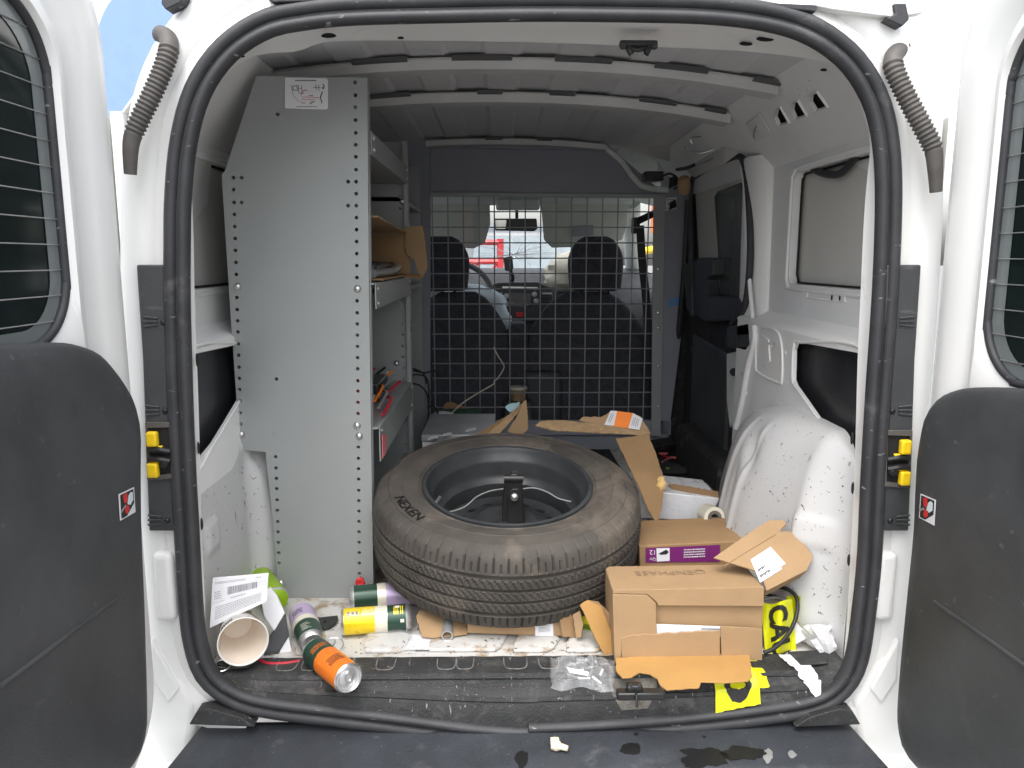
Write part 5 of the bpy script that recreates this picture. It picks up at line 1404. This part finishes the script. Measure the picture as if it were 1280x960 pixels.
def glyphs(w, h, rows, seed, cell=.0032):
    rnd = random.Random(seed); out = []
    for r_ in range(rows):
        y0 = -h / 2 + h * r_ / rows; ch = h / rows * .78; x = -w / 2 * rnd.uniform(.7, 1)
        while x < w / 2 * rnd.uniform(.75, 1):
            k = rnd.random()
            out.append((x, x + cell * .28, y0, y0 + ch)); out.append((x, x + cell * .8, y0 + (ch * .75 if k < .5 else 0), y0 + ch * (1.0 if k < .5 else .25)))
            if k > .3: out.append((x + cell * .52, x + cell * .8, y0, y0 + ch))
            x += cell * 1.15
    return out
def turn(rects): return [(h0, h1, s0, s1) for s0, s1, h0, h1 in rects]
oa, ob = P(376, 800, Z=.034), P(437, 849, Z=.040)
axo = (ob - oa).normalized()
can('orange and dark green drink can lying on the black sill', ob - axo * .150, ob, (('can_green', .36), ('can_orange', 1.0)),
    print_=lambda w: (w(glyphs(.034, .024, 4, 2), 'ink', .25, .108), w(text_lines(.036, .016, 3, 5, .5), 'can_orange', .3, .040), w([(-.006, .006, -.008, .006)], 'can_cream', -.9, .040)))
ya, yb_ = P(514, 771, Z=.032), P(434, 777, Z=.032)
def ypr(w):
    for i in range(3):
        w([(-.005, .005, -.0042 + i * .009, .0035 + i * .009)], 'can_cream', -.55, .116)
        w(turn([(-.0030 + i * .009, .0024 + i * .009, -.0042, -.0022), (-.0030 + i * .009, .0024 + i * .009, -.001, .001), (-.0030 + i * .009, .0024 + i * .009, .0022, .0042)]), 'ink', -.55, .1163)
    w(turn([(lerp(0, .046, i / 11), lerp(0, .046, i / 11) + .0018, -.009, .010 - .003 * (i % 3)) for i in range(12)]), 'can_cream', -.45, .058)
    w(turn([(x_, x_ + .0018, -.010, .012) for x_ in (.0, .004, .010, .014, .018)]), 'can_yellow', -.5, .018)
    w([(-.0035, .0035, -.004, .004)], 'can_cream', -1.35, .020)
    w([(-.004, .004, -.005, .005)], 'can_cream', -.15, .030)
can('yellow and dark green drink can lying on the floor left of the tyre', ya, yb_, (('can_green', .30), ('can_cream', .40), ('can_cream', .50), ('can_yellow', 1.0)), print_=ypr)
la, lb_ = P(436, 748, Z=.032), P(512, 741, Z=.032)
can('lilac and dark green drink can wedged between shelving foot and tyre', la, lb_, (('can_green', .40), ('can_cream', .55), ('can_lilac', 1.0)), lid=False,
    print_=lambda w: w(turn([(x_ * .0045, x_ * .0045 + .0014, -.010, .004 - .003 * (x_ % 3)) for x_ in range(8)]), 'can_cream', -.2, .024))
ca, cb = P(391, 806, Z=.034), P(373, 757, Z=.034)
can('lilac and green drink can lying with its base against the orange can', ca, cb, (('can_green', .42), ('can_cream', .58), ('can_lilac', 1.0)), lid=False,
    print_=lambda w: (w(glyphs(.026, .022, 4, 6), 'ink', -.55, .112), w(turn([(x_ * .006, x_ * .006 + .0018, -.012, .008 - .004 * (x_ % 3)) for x_ in range(5)]), 'can_cream', -.2, .022)))
ga, gb = P(350, 742, Z=.050) + V((-.09, .12, 0)), P(346, 750, Z=.050)
axg = (gb - ga).normalized()
can('lime green drink can half hidden behind the white shipping paper', gb - axg * .15, gb, (('can_lime', 1.0),), lid=False)
lathe('can_end_print', [(0, .0008), (.024, .0008), (.0255, 0)], gb + axg * .0005, axg, 'can_lime', bpy.data.objects['drink_can.004'], seg=30)

# ================================================================== cup, papers, packaging on the left
cu = thing('paper_cup', 'white paper coffee cup lying on its side with open mouth facing out', 'cup', P(300, 830, Z=.014))
co = P(304, 802, Z=.076); cdv = V((.42, -.90, .10)).normalized()
lathe('cup_wall', [(.0300, -.115), (.0305, -.117), (.0455, -.004), (.0475, -.002), (.0480, .001), (.0465, .002), (.0445, -.002)], co, cdv, 'cup_white', cu, seg=56)
lathe('cup_lining', [(.0444, -.002), (.0295, -.108), (0, -.108)], co, cdv, 'cup_inside', cu, seg=56)
lathe('cup_sleeve', [(.0325, -.105), (.0335, -.105), (.0385, -.066), (.0375, -.066)], co, cdv, 'cardboard', cu, seg=56)
xx, yy, zz_ = frame_of(cdv)
upc = (V((0, 0, 1)) - cdv * cdv.z).normalized(); sdc = cdv.cross(upc)
def cupw(th, h): 
    r_ = lerp(.0305, .0455, (h + .117) / .113) + .0006
    return co + cdv * h + (upc * math.cos(th) + sdc * math.sin(th)) * r_
for th0, hh0 in ((2.25, -.045), (.4, -.02)):
    for k in range(6):
        pts = [cupw(th0 + .11 * k + .03 * math.sin(i), hh0 + .005 * i) for i in range(-2, 3)]
        tube('cup_print', pts, .0008, 'ink', cu, n=8, seg=4)
tube('cup_seam', [co + cdv * h + (upc * math.cos(1.75) + sdc * math.sin(1.75)) * (lerp(.0295, .0444, (h + .108) / .106) - .0006) for h in (-.1, -.05, -.004)], .0004, 'cardboard', cu, n=8, seg=4)
sl_ = thing('shipping_paper', 'white printed shipping paper with barcode leaning in the left corner', 'paper', P(300, 780, Y=.10))
spl = ((P(300, 750, Y=.085)), V((.12, -.92, .38)).normalized())
def sheet_fn(px4, pl, nu, nv, amp, seed, lift=0.0):
    n_ = V(pl[1]).normalized()
    def f(u, v):
        x = lerp(lerp(px4[0][0], px4[1][0], u), lerp(px4[3][0], px4[2][0], u), v); y = lerp(lerp(px4[0][1], px4[1][1], u), lerp(px4[3][1], px4[2][1], u), v)
        return P(x, y, pl=pl) + n_ * (amp * noise.noise(V((u * 2.2 + seed, v * 2.2, seed))) + lift)
    return f
sq = ((266, 722), (336, 716), (333, 752), (262, 785))
f1 = sheet_fn(sq, spl, 0, 0, .006, 1.7)
grid('sheet', f1, 24, 16, 'paper', sl_)
def on_sheet(name, rects, mat):
    vs, fs = [], []
    n_ = V(spl[1]).normalized()
    for u0, u1, v0, v1 in rects:
        k = len(vs); vs += [f1(u, v) + n_ * .0009 for u, v in ((u0, v0), (u1, v0), (u1, v1), (u0, v1))]; fs.append((k, k + 1, k + 2, k + 3))
    mesh(name, vs, fs, mat, sl_, smooth=False)
rb = random.Random(3); bars = []; x = .28
while x < .80: w_ = rb.choice((.006, .010, .016)); bars.append((x, x + w_, .24, .42)); x += w_ + rb.choice((.006, .010))
on_sheet('barcode', bars, 'paper_print')
bl = []
for (u0, u1, v0, v1, r_) in ((.05, .16, .30, .48, 4), (.05, .6, .10, .16, 2), (.08, .9, .62, .90, 7), (.35, .62, .50, .56, 1), (.78, .88, .10, .14, 1)):
    for r__ in range(r_):
        x = u0
        while x < u1: d_ = rb.uniform(.010, .035); vv = lerp(v0, v1, r__ / r_); bl.append((x, min(u1, x + d_), vv, vv + (v1 - v0) / r_ * .32)); x += d_ + .008
on_sheet('paper_text', bl, 'paper_print')
for a_, b_ in (((.18, .26, .56), (.18, .9, .56)), ): on_sheet('paper_rule', [(.02, .24, .52, .525), (.18, .182, .2, .52)], 'paper_print')
pk = thing('small_package', 'small white and black cardboard package behind the paper cup', 'package', P(345, 820, Z=.004))
pkl = ((P(345, 790, Y=.135)), V((.25, -.9, .36)).normalized())
def pkb(name, px, mat, off): 
    n_ = V(pkl[1]); return prism(name, [P(x, y, pl=pkl) + n_ * off for x, y in px], -n_ * .022, mat, pk, bevel=.001)
pkb('white_part', ((325, 742), (338, 734), (346, 744), (356, 766), (343, 789), (330, 770)), 'paper', 0)
pkb('black_part', ((343, 787), (357, 768), (361, 795), (351, 812), (340, 822), (330, 818), (333, 800)), 'jack_black', 0)
pkb('white_end', ((350, 812), (361, 796), (366, 820), (349, 829)), 'paper', -.003)
pkb('black_end', ((330, 818), (349, 816), (349, 828), (326, 828)), 'dark_panel', .001)
tube('cable', [P(x, y, Z=.012) for x, y in ((322, 824), (335, 829), (355, 829), (375, 826))], .0032, 'cable_red', thing('red_cable', 'short red cable in front of the small package', 'cable', P(350, 828, Z=.01)), n=24, seg=8)
rg = thing('key_ring', 'thin steel ring lying under the paper cup', 'ring', P(276, 833, Z=.02))
tube('ring', torus_path(P(277, 832, Z=.026), .017, (0, -.2, 1)), .0018, 'steel', rg, n=40, seg=8, closed=True)
rg = thing('wire_ring', 'thin bent wire ring on the floor behind the orange can', 'ring', P(418, 806, Z=.008))
tube('ring', torus_path(P(417, 806, Z=.010), .020, (.1, -.3, 1)), .0011, 'steel', rg, n=40, seg=6, closed=True)
hd_ = thing('plastic_disc', 'black plastic half disc on the floor below the shelving foot', 'disc', P(406, 776, Z=.006))
prism('disc', [P(x, y, Z=.009) for x, y in ((394, 772), (422, 769), (423, 773), (420, 778), (413, 783), (405, 785), (396, 783))], (0, 0, -.006), 'jack_black', hd_, bevel=.001)
lathe('disc_hole', [(0, .001), (.0035, .001), (.0035, 0)], P(406, 777, Z=.0092), (0, 0, 1), 'dark_void', hd_, seg=12)
ct = thing('plastic_tray', 'clear plastic blister tray on the floor below the yellow can', 'tray', P(485, 808, Z=.004))
tq = [P(x, y, Z=.016) for x, y in ((468, 786), (500, 785), (514, 800), (514, 810), (460, 810), (459, 802))]
tq2 = [P(x, y, Z=.010) for x, y in ((463, 783), (505, 782), (520, 799), (520, 816), (454, 816), (453, 800))]
mesh('blister', tq + tq2, [tuple(range(6))] + [(i, (i + 1) % 6, 6 + (i + 1) % 6, 6 + i) for i in range(6)], 'plastic_tray', ct, bevel=.002)
rc_ = thing('red_wrapper', 'crumpled red plastic scrap on the foot of the shelving', 'wrapper', P(451, 735, Y=YS - .01))
pillow('film', P(450.5, 729, Y=YS - .012), .010, .006, .0135, 'red_plastic', rc_, 4.4, .55, 22, 14)

# ================================================================== caution tape, cable, papers, bag on the right
ctp = thing('caution_tape', 'yellow caution tape with black letters hanging over the sill', 'tape', P(925, 870, Z=0))
tx0, tx1 = sill_x(899, 855), sill_x(950, 855)
def tmap(a, b, l=0.0):
    x = lerp(tx0, tx1, a) + .010 * b * a; v = lerp(.55, 1.0, b) - .04 * a
    return sill_pt(x, max(0, v), .0062 + .0010 * math.sin(a * 5 + b * 6) * smooth01(b * 2) + l)
grid('tape_strip', lambda u, v: tmap(u, v), 16, 26, 'tape_yellow', ctp)
tv, tf = densify(*text_verts('IO', 1.0, .04))
mxx = max(abs(a) for a, b in tv); myy = max(abs(b) for a, b in tv)
mesh('tape_lettering', [tmap(.5 + b / myy * .36, .46 + a / mxx * .44, .0014) for a, b in tv], tf, 'ink', ctp, smooth=False)
fq = ((929, 829), (946, 829), (948, 843), (932, 852))
grid('tape_fold', lambda u, v: P(lerp(lerp(918, 946, u), lerp(922, 940, u), v), lerp(828, 853, v), Y=.055 - .03 * v) + V((0, -.012 * math.sin(v * 3), .004)), 10, 14, 'tape_yellow', ctp)
grid('tape_fold', lambda u, v: tmap(lerp(.92, 1.28, u), lerp(.05, .74, v), -.003 - .002 * u), 8, 14, 'tape_yellow', ctp)
ctb = thing('caution_tape', 'yellow caution tape bunched upright beside the long cardboard box', 'tape', P(972, 820, Z=0))
def tb_(u, v): return P(lerp(951, 990, u) + 6 * v, lerp(752, 822, v) + 3 * math.sin(u * 5), Y=.125 - .02 * v + .012 * math.sin(u * 7 + v * 2))
grid('tape_strip', tb_, 18, 20, 'tape_yellow', ctb)
grid('tape_strip', lambda u, v: P(lerp(984, 1001, u) - 6 * v, lerp(745, 800, v), Y=.15 + .015 * math.sin(u * 4)), 8, 14, 'tape_yellow', ctb)
tv, tf = densify(*text_verts('CAU', 1.0, .04)); mxx = max(abs(a) for a, b in tv); myy = max(abs(b) for a, b in tv)
mesh('tape_lettering', [tb_(.48 + b / myy * .34, .50 + a / mxx * .47) + V((0, -.003, 0)) for a, b in tv], tf, 'ink', ctb, smooth=False)
kt = thing('caution_tape', 'scrap of yellow tape showing under the tyre beside the padded envelope', 'tape', P(737, 795, Z=0))
for k in range(3): grid('tape_strip', lambda u, v: P(lerp(728 + 2 * k, 751, u), lerp(770 + 7 * k, 779 + 8 * k, v) + 6 * u, Y=.20 + .01 * k + .006 * math.sin(u * 6 + k)), 8, 4, 'tape_yellow' if k != 1 else 'can_lime', kt)
kb = thing('black_cable', 'black cable looping out beside the long cardboard box', 'cable', P(985, 815, Z=.0))
tube('cable', [P(x, y, Y=d) for x, y, d in ((955, 816, .07), (968, 810, .075), (982, 797, .09), (992, 780, .11), (997, 760, .13), (994, 744, .15), (980, 735, .17), (960, 733, .2))], .0042, 'cable_black', kb, n=60, seg=10)
kb2 = thing('dark_coil', 'coil of dark cable behind the caution tape', 'cable', P(980, 750, Y=.2))
for k in range(4): tube('cable', [P(950 + i * 9, 752 - 5 * math.sin(i * .8 + k) - 4 * k, Y=.19 + .01 * k) for i in range(7)], .0035, 'cable_black' if k % 2 else 'pipe_grey', kb2, n=30, seg=8)
def crumple(name, c, r, parent, seed, sq=(1, 1, .7), mat='paper'):
    bm = bmesh.new(); bmesh.ops.create_icosphere(bm, subdivisions=3, radius=1)
    rnd = random.Random(seed)
    cents = [V((rnd.gauss(0, 1), rnd.gauss(0, 1), rnd.gauss(0, 1))).normalized() for _ in range(17)]; hh = [rnd.uniform(.45, 1.0) for _ in cents]
    vs = []
    for v in bm.verts:
        d = v.co.normalized(); k = min(h / max(.25, d.dot(c_)) for c_, h in zip(cents, hh) if d.dot(c_) > .25)
        k = min(k, 1.25); vs.append(V(c) + V((d.x * sq[0], d.y * sq[1], d.z * sq[2])) * r * k)
    fs = [tuple(v.index for v in f.verts) for f in bm.faces]; bm.free()
    return mesh(name, vs, fs, mat, parent, smooth=False)
cp = thing('crumpled_paper', 'crumpled white paper ball in the right rear corner', 'paper', P(1025, 820, Z=0))
crumple('wad', P(1026, 801, Z=.030), .042, cp, 3, (.72, .9, .9)); 
for k, (px, dy) in enumerate(((((1008, 795), (1030, 779), (1046, 783), (1040, 806)), .10), (((1012, 800), (1040, 790), (1046, 815), (1030, 824)), .088), (((1020, 776), (1045, 790), (1046, 808), (1026, 800)), .12))):
    pl_ = ((P(1028, 800, Y=dy)), V((.3 - .3 * k, -.9, .4)).normalized())
    grid('fold', sheet_fn(px, pl_, 0, 0, .016, 3.1 + k), 7, 7, 'paper', cp, smooth=False)
cp2 = thing('paper_scrap', 'folded white paper between caution tape and crumpled ball', 'paper', P(1000, 810, Z=0))
pl_ = ((P(1002, 795, Y=.12)), V((-.4, -.85, .3)).normalized())
prism('sheet', [P(x, y, pl=pl_) for x, y in ((988, 782), (994, 776), (1008, 793), (1006, 799), (990, 808), (986, 800))], -V(pl_[1]) * .003, 'paper', cp2, smooth=False)
bg_ = thing('plastic_bag', 'small clear plastic bag of hardware lying on the black sill', 'bag', P(725, 855, Z=.012))
def bagf(u, v):
    x = lerp(688, 768, u) + 4 * noise.noise(V((u * 3, v * 3, 1))); y = lerp(824, 862, v) + 10 * (u - .5) * .4 + 5 * noise.noise(V((u * 3, v * 3, 5)))
    e = (4 * u * (1 - u)) ** .6 * (4 * v * (1 - v)) ** .6
    return P(x, y, Z=.015) + V((0, 0, e * (.022 + .016 * noise.noise(V((u * 7, v * 6, 2))) + .008 * noise.noise(V((u * 16, v * 14, 4))))))
grid('bag_film', bagf, 40, 26, 'bag_film', bg_, angle=18)
for k, (x, y) in enumerate(((722, 838), (738, 842), (746, 850), (730, 848), (752, 840), (715, 845))):
    q = P(x, y, Z=.020); d_ = V((math.cos(k * 1.1), math.sin(k * 1.1), .1)) * .012
    tube('screw', [q - d_, q + d_], .0022, 'steel' if k % 2 else 'paper', bg_, n=3, seg=6)
lathe('washer', [(.003, .001), (.0075, .001), (.0075, -.001), (.003, -.001)], P(746, 859, Z=.020), (0, -.3, 1), 'aluminium', bg_, seg=20)
prism('bag_slip', [P(x, y, Z=.023) for x, y in ((708, 834), (736, 840), (735, 845), (712, 841))], (0, 0, .0006), 'paper', bg_, smooth=False)
wn2 = thing('wire_nut', 'small cream plastic fitting lying on the bumper step', 'fitting', P(697, 933, Z=-.09))
q = P(690, 930, Z=-.085); ax_ = V((.9, -.35, -.05)).normalized()
lathe('fitting', [(0, 0), (.0095, .0005), (.0105, .010), (.0085, .014), (.0060, .017), (.0052, .030), (.0045, .031), (0, .031)], q, ax_, 'cream_plastic', wn2, seg=10, angle=25)
box('wing', q - V((.003, .004, .0)), q + V((.013, .004, .012)), 'cream_plastic', wn2, bevel=.001)

# ================================================================== clutter behind the tyre and on the shelves
fb_ = thing('flat_white_box', 'flat pale box lying behind the left of the tyre', 'box', P(560, 560, Y=1.0))
a = P(528, 562, Y=.98); b = P(618, 545, Y=.98)
box('carton_body', (a.x, .98, 0), (b.x, 1.30, P(545, 552, Y=.98).z), 'paper', fb_, bevel=.003)
box('lid', (a.x - .003, .977, P(545, 552, Y=.98).z), (b.x + .003, 1.303, P(545, 543, Y=.98).z), 'pipe_grey', fb_, bevel=.003)
for k, (x, y) in enumerate(((541, 548), (558, 544), (588, 538))): prism('torn_patch', jag([P(x - 6, y + 2, Z=P(545, 543, Y=.98).z + .001), P(x + 7, y - 1, Z=P(545, 543, Y=.98).z + .001), P(x + 6, y - 4, Z=P(545, 543, Y=.98).z + .001), P(x - 4, y - 2, Z=P(545, 543, Y=.98).z + .001)], .003, .006, None, k), (0, 0, .0008), 'paper', fb_, smooth=False)
gb_ = thing('green_case', 'dark green plastic case behind the flat pale box', 'case', P(575, 535, Y=1.5))
box('case_body', (P(541, 530, Y=1.45).x, 1.45, 0), (P(600, 530, Y=1.45).x, 1.62, P(570, 521, Y=1.45).z), 'green_box', gb_, bevel=.01)
wp_ = thing('paper_heap', 'small heap of white papers on the green case', 'paper', P(555, 520, Y=1.5))
crumple('wad', P(552, 518, Y=1.48), .05, wp_, 9, (1.0, .8, .35))
bc = thing('brown_board', 'brown cardboard sheet leaning on the wire mesh behind the green case', 'cardboard', P(575, 525, Y=1.65))
board('sheet', ((546, 528), (556, 504), (564, 502), (604, 517), (600, 533)), ((0, 1.64, P(575, 520, Y=1.64).z), (0, -.9, .45)), 'cardboard_dark', bc, amp=.002)
tc_ = thing('torn_carton', 'torn brown carton with pointed flap standing behind the tyre', 'box', P(630, 540, Y=.95))
tp1 = ((P(640, 530, Y=.90)), V((-.25, -.95, .2)).normalized())
board('flap', ((634, 540), (646, 520), (655, 501), (658, 500), (660, 524), (660, 537), (652, 544)), tp1, 'cardboard', tc_, amp=.001, seed=3)
tp2 = ((P(615, 535, Y=.93)), V((-.1, -.6, .8)).normalized())
board('flap', ((590, 546), (636, 518), (655, 501), (654, 506), (632, 532), (622, 546)), tp2, 'cardboard_dark', tc_, amp=.001, seed=8)
board('flap_edge', ((606, 545), (634, 520), (656, 501), (651, 512), (632, 534), (622, 545)), ((P(615, 535, Y=.91)), V((-.1, -.7, .7)).normalized()), 'cardboard_edge', tc_, amp=.0014, seed=12)
pb = thing('pale_scrap', 'pale blue plastic scrap inside the torn carton', 'scrap', P(640, 512, Y=1.0))
prism('scrap', jag([P(x, y, Y=.99) for x, y in ((631, 509), (641, 504), (650, 502), (646, 512), (637, 515))], .003, .01, None, 2), (0, .006, 0), 'pale_blue', pb, smooth=False)
kc = thing('coffee_cup', 'brown paper cup with pale rim between the seats behind the mesh', 'cup', P(648, 499, Y=1.90))
q = P(648, 500, Y=1.90); hcup = P(648, 485, Y=1.90).z - q.z
lathe('cup_wall', [(0, 0), (.030, 0), (.037, hcup)], q, (0, 0, 1), 'cardboard', kc, seg=28)
lathe('cup_lid', [(.039, hcup - .004), (.039, hcup + .005), (.034, hcup + .008), (0, hcup + .008)], q, (0, 0, 1), 'can_cream', kc, seg=28)
box('cup_holder', (q.x - .06, 1.84, -.02), (q.x + .06, 1.98, q.z - .001), 'dash_black', van, bevel=.01)
bw = thing('bent_wire', 'kinked pale wire rising in front of the mesh', 'wire', P(558, 533, Y=1.45))
tube('wire', [P(x, y, Y=d) for x, y, d in ((556, 534, 1.5), (562, 520, 1.52), (578, 504, 1.58), (600, 490, 1.66), (617, 480, 1.72), (617.5, 476, 1.72), (622, 473, 1.73), (629, 462, 1.75), (629.5, 456, 1.75), (622, 444, 1.76), (617, 434, 1.77))], .0028, 'can_cream', bw, n=90, seg=6)
cbk = thing('cable_bundle', 'bundle of thin black cables hanging between shelving and mesh', 'cable', P(525, 500, Y=1.3))
for k, pts in enumerate((((513, 462), (530, 466), (545, 463)), ((513, 470), (522, 468), (534, 474), (536, 500), (534, 540), (533, 560)), ((512, 479), (525, 482), (534, 494), (536, 520)), ((512, 460), (520, 462), (530, 468), (533, 480)), ((534, 510), (542, 508), (548, 520), (546, 530)))):
    tube('cable', [P(x, y, Y=1.32 + .03 * k) for x, y in pts], .0032, 'cable_black', cbk, n=30, seg=6)
sc = thing('shelf_clutter', 'red and orange cables and papers heaped on the lower shelf', 'clutter', (-.42, .75, .42))
zs = .419
rs = random.Random(4)
for k in range(7):
    p0 = V((-.345 - .02 * k, .50 + .06 * k, zs + .008 + .006 * (k % 3)))
    tube('cable', [p0, p0 + V((.004, .12, .02)), p0 + V((-.03, .24, .006)), p0 + V((.0, .34, .03))], .004, ('cable_red', 'pipe_grey', 'orange_print', 'can_cream', 'cable_black')[k % 5], sc, n=24, seg=6)
box('parts_box', (-.50, .52, zs), (-.40, .68, zs + .07), 'red_plastic', sc, bevel=.004)
box('parts_box', (-.52, .72, zs), (-.39, .90, zs + .05), 'jack_black', sc, bevel=.004)
pkd = thing('pink_scrap', 'pink paper scrap poking out below the lower shelf', 'scrap', (-.345, .50, .35))
prism('scrap', [V((-.337, .42, .395)), V((-.334, .47, .385)), V((-.335, .455, .34)), V((-.338, .425, .335))], (.0015, 0, 0), 'pink', pkd, smooth=False)
rcw = thing('red_offcuts', 'red wire offcuts and dirt on the dark floor by the sliding door', 'wire', P(835, 570, Z=.01))
for k, pts in enumerate((((820, 562), (830, 570), (845, 574)), ((812, 556), (822, 566), (834, 567)), ((828, 578), (838, 572), (848, 573)), ((815, 572), (824, 582), (836, 586)))):
    tube('wire', [P(x, y, Z=.016 + .006 * k) for x, y in pts], .005, ('cable_red', 'pink', 'pink', 'can_lime')[k], rcw, n=14, seg=6)
gbag = thing('film_heap', 'crumpled grey plastic film on the floor beside the torn cardboard', 'film', P(830, 585, Z=.02))
crumple('film', P(822, 556, Z=.05), .09, gbag, 21, (.9, .8, .5), 'mat_black')
crumple('film', P(842, 588, Z=.02), .10, gbag, 24, (1.2, .6, .3), 'dark_panel')
bk_ = thing('black_shoe_mat', 'dark rubber heap against the sliding door sill', 'rubber mat', P(905, 560, Z=0))
crumple('heap', P(905, 585, Z=.03), .075, bk_, 31, (.9, 1.2, .5), 'mat_black')

# ================================================================== loose dirt on the floor
rd = random.Random(8)
vs, fs = [], []
for k in range(420):
    px_, py_ = rd.uniform(280, 1040), rd.choice((rd.uniform(783, 828), rd.uniform(805, 828), rd.uniform(829, 862)))
    z = .002 if py_ < 828 else .0135
    p = P(px_, py_, Z=z); s_ = rd.uniform(.0006, .0026)
    b = len(vs)
    for d_ in ((1, 0, 0), (-.5, .8, 0), (-.5, -.8, 0), (0, 0, .7)): vs.append(p + V((d_[0] * rd.uniform(.5, 1.8), d_[1], d_[2])) * s_)
    fs += [(b, b + 1, b + 2), (b, b + 1, b + 3), (b + 1, b + 2, b + 3), (b + 2, b, b + 3)]
dt = mesh('dirt', vs, fs, 'debris', smooth=False); dt['kind'] = 'stuff'; dt['label'] = 'brown crumbs of dirt scattered over the load floor and sill'; dt['category'] = 'dirt'

for o in bpy.data.objects:
    if '_w' in o: del o['_w']
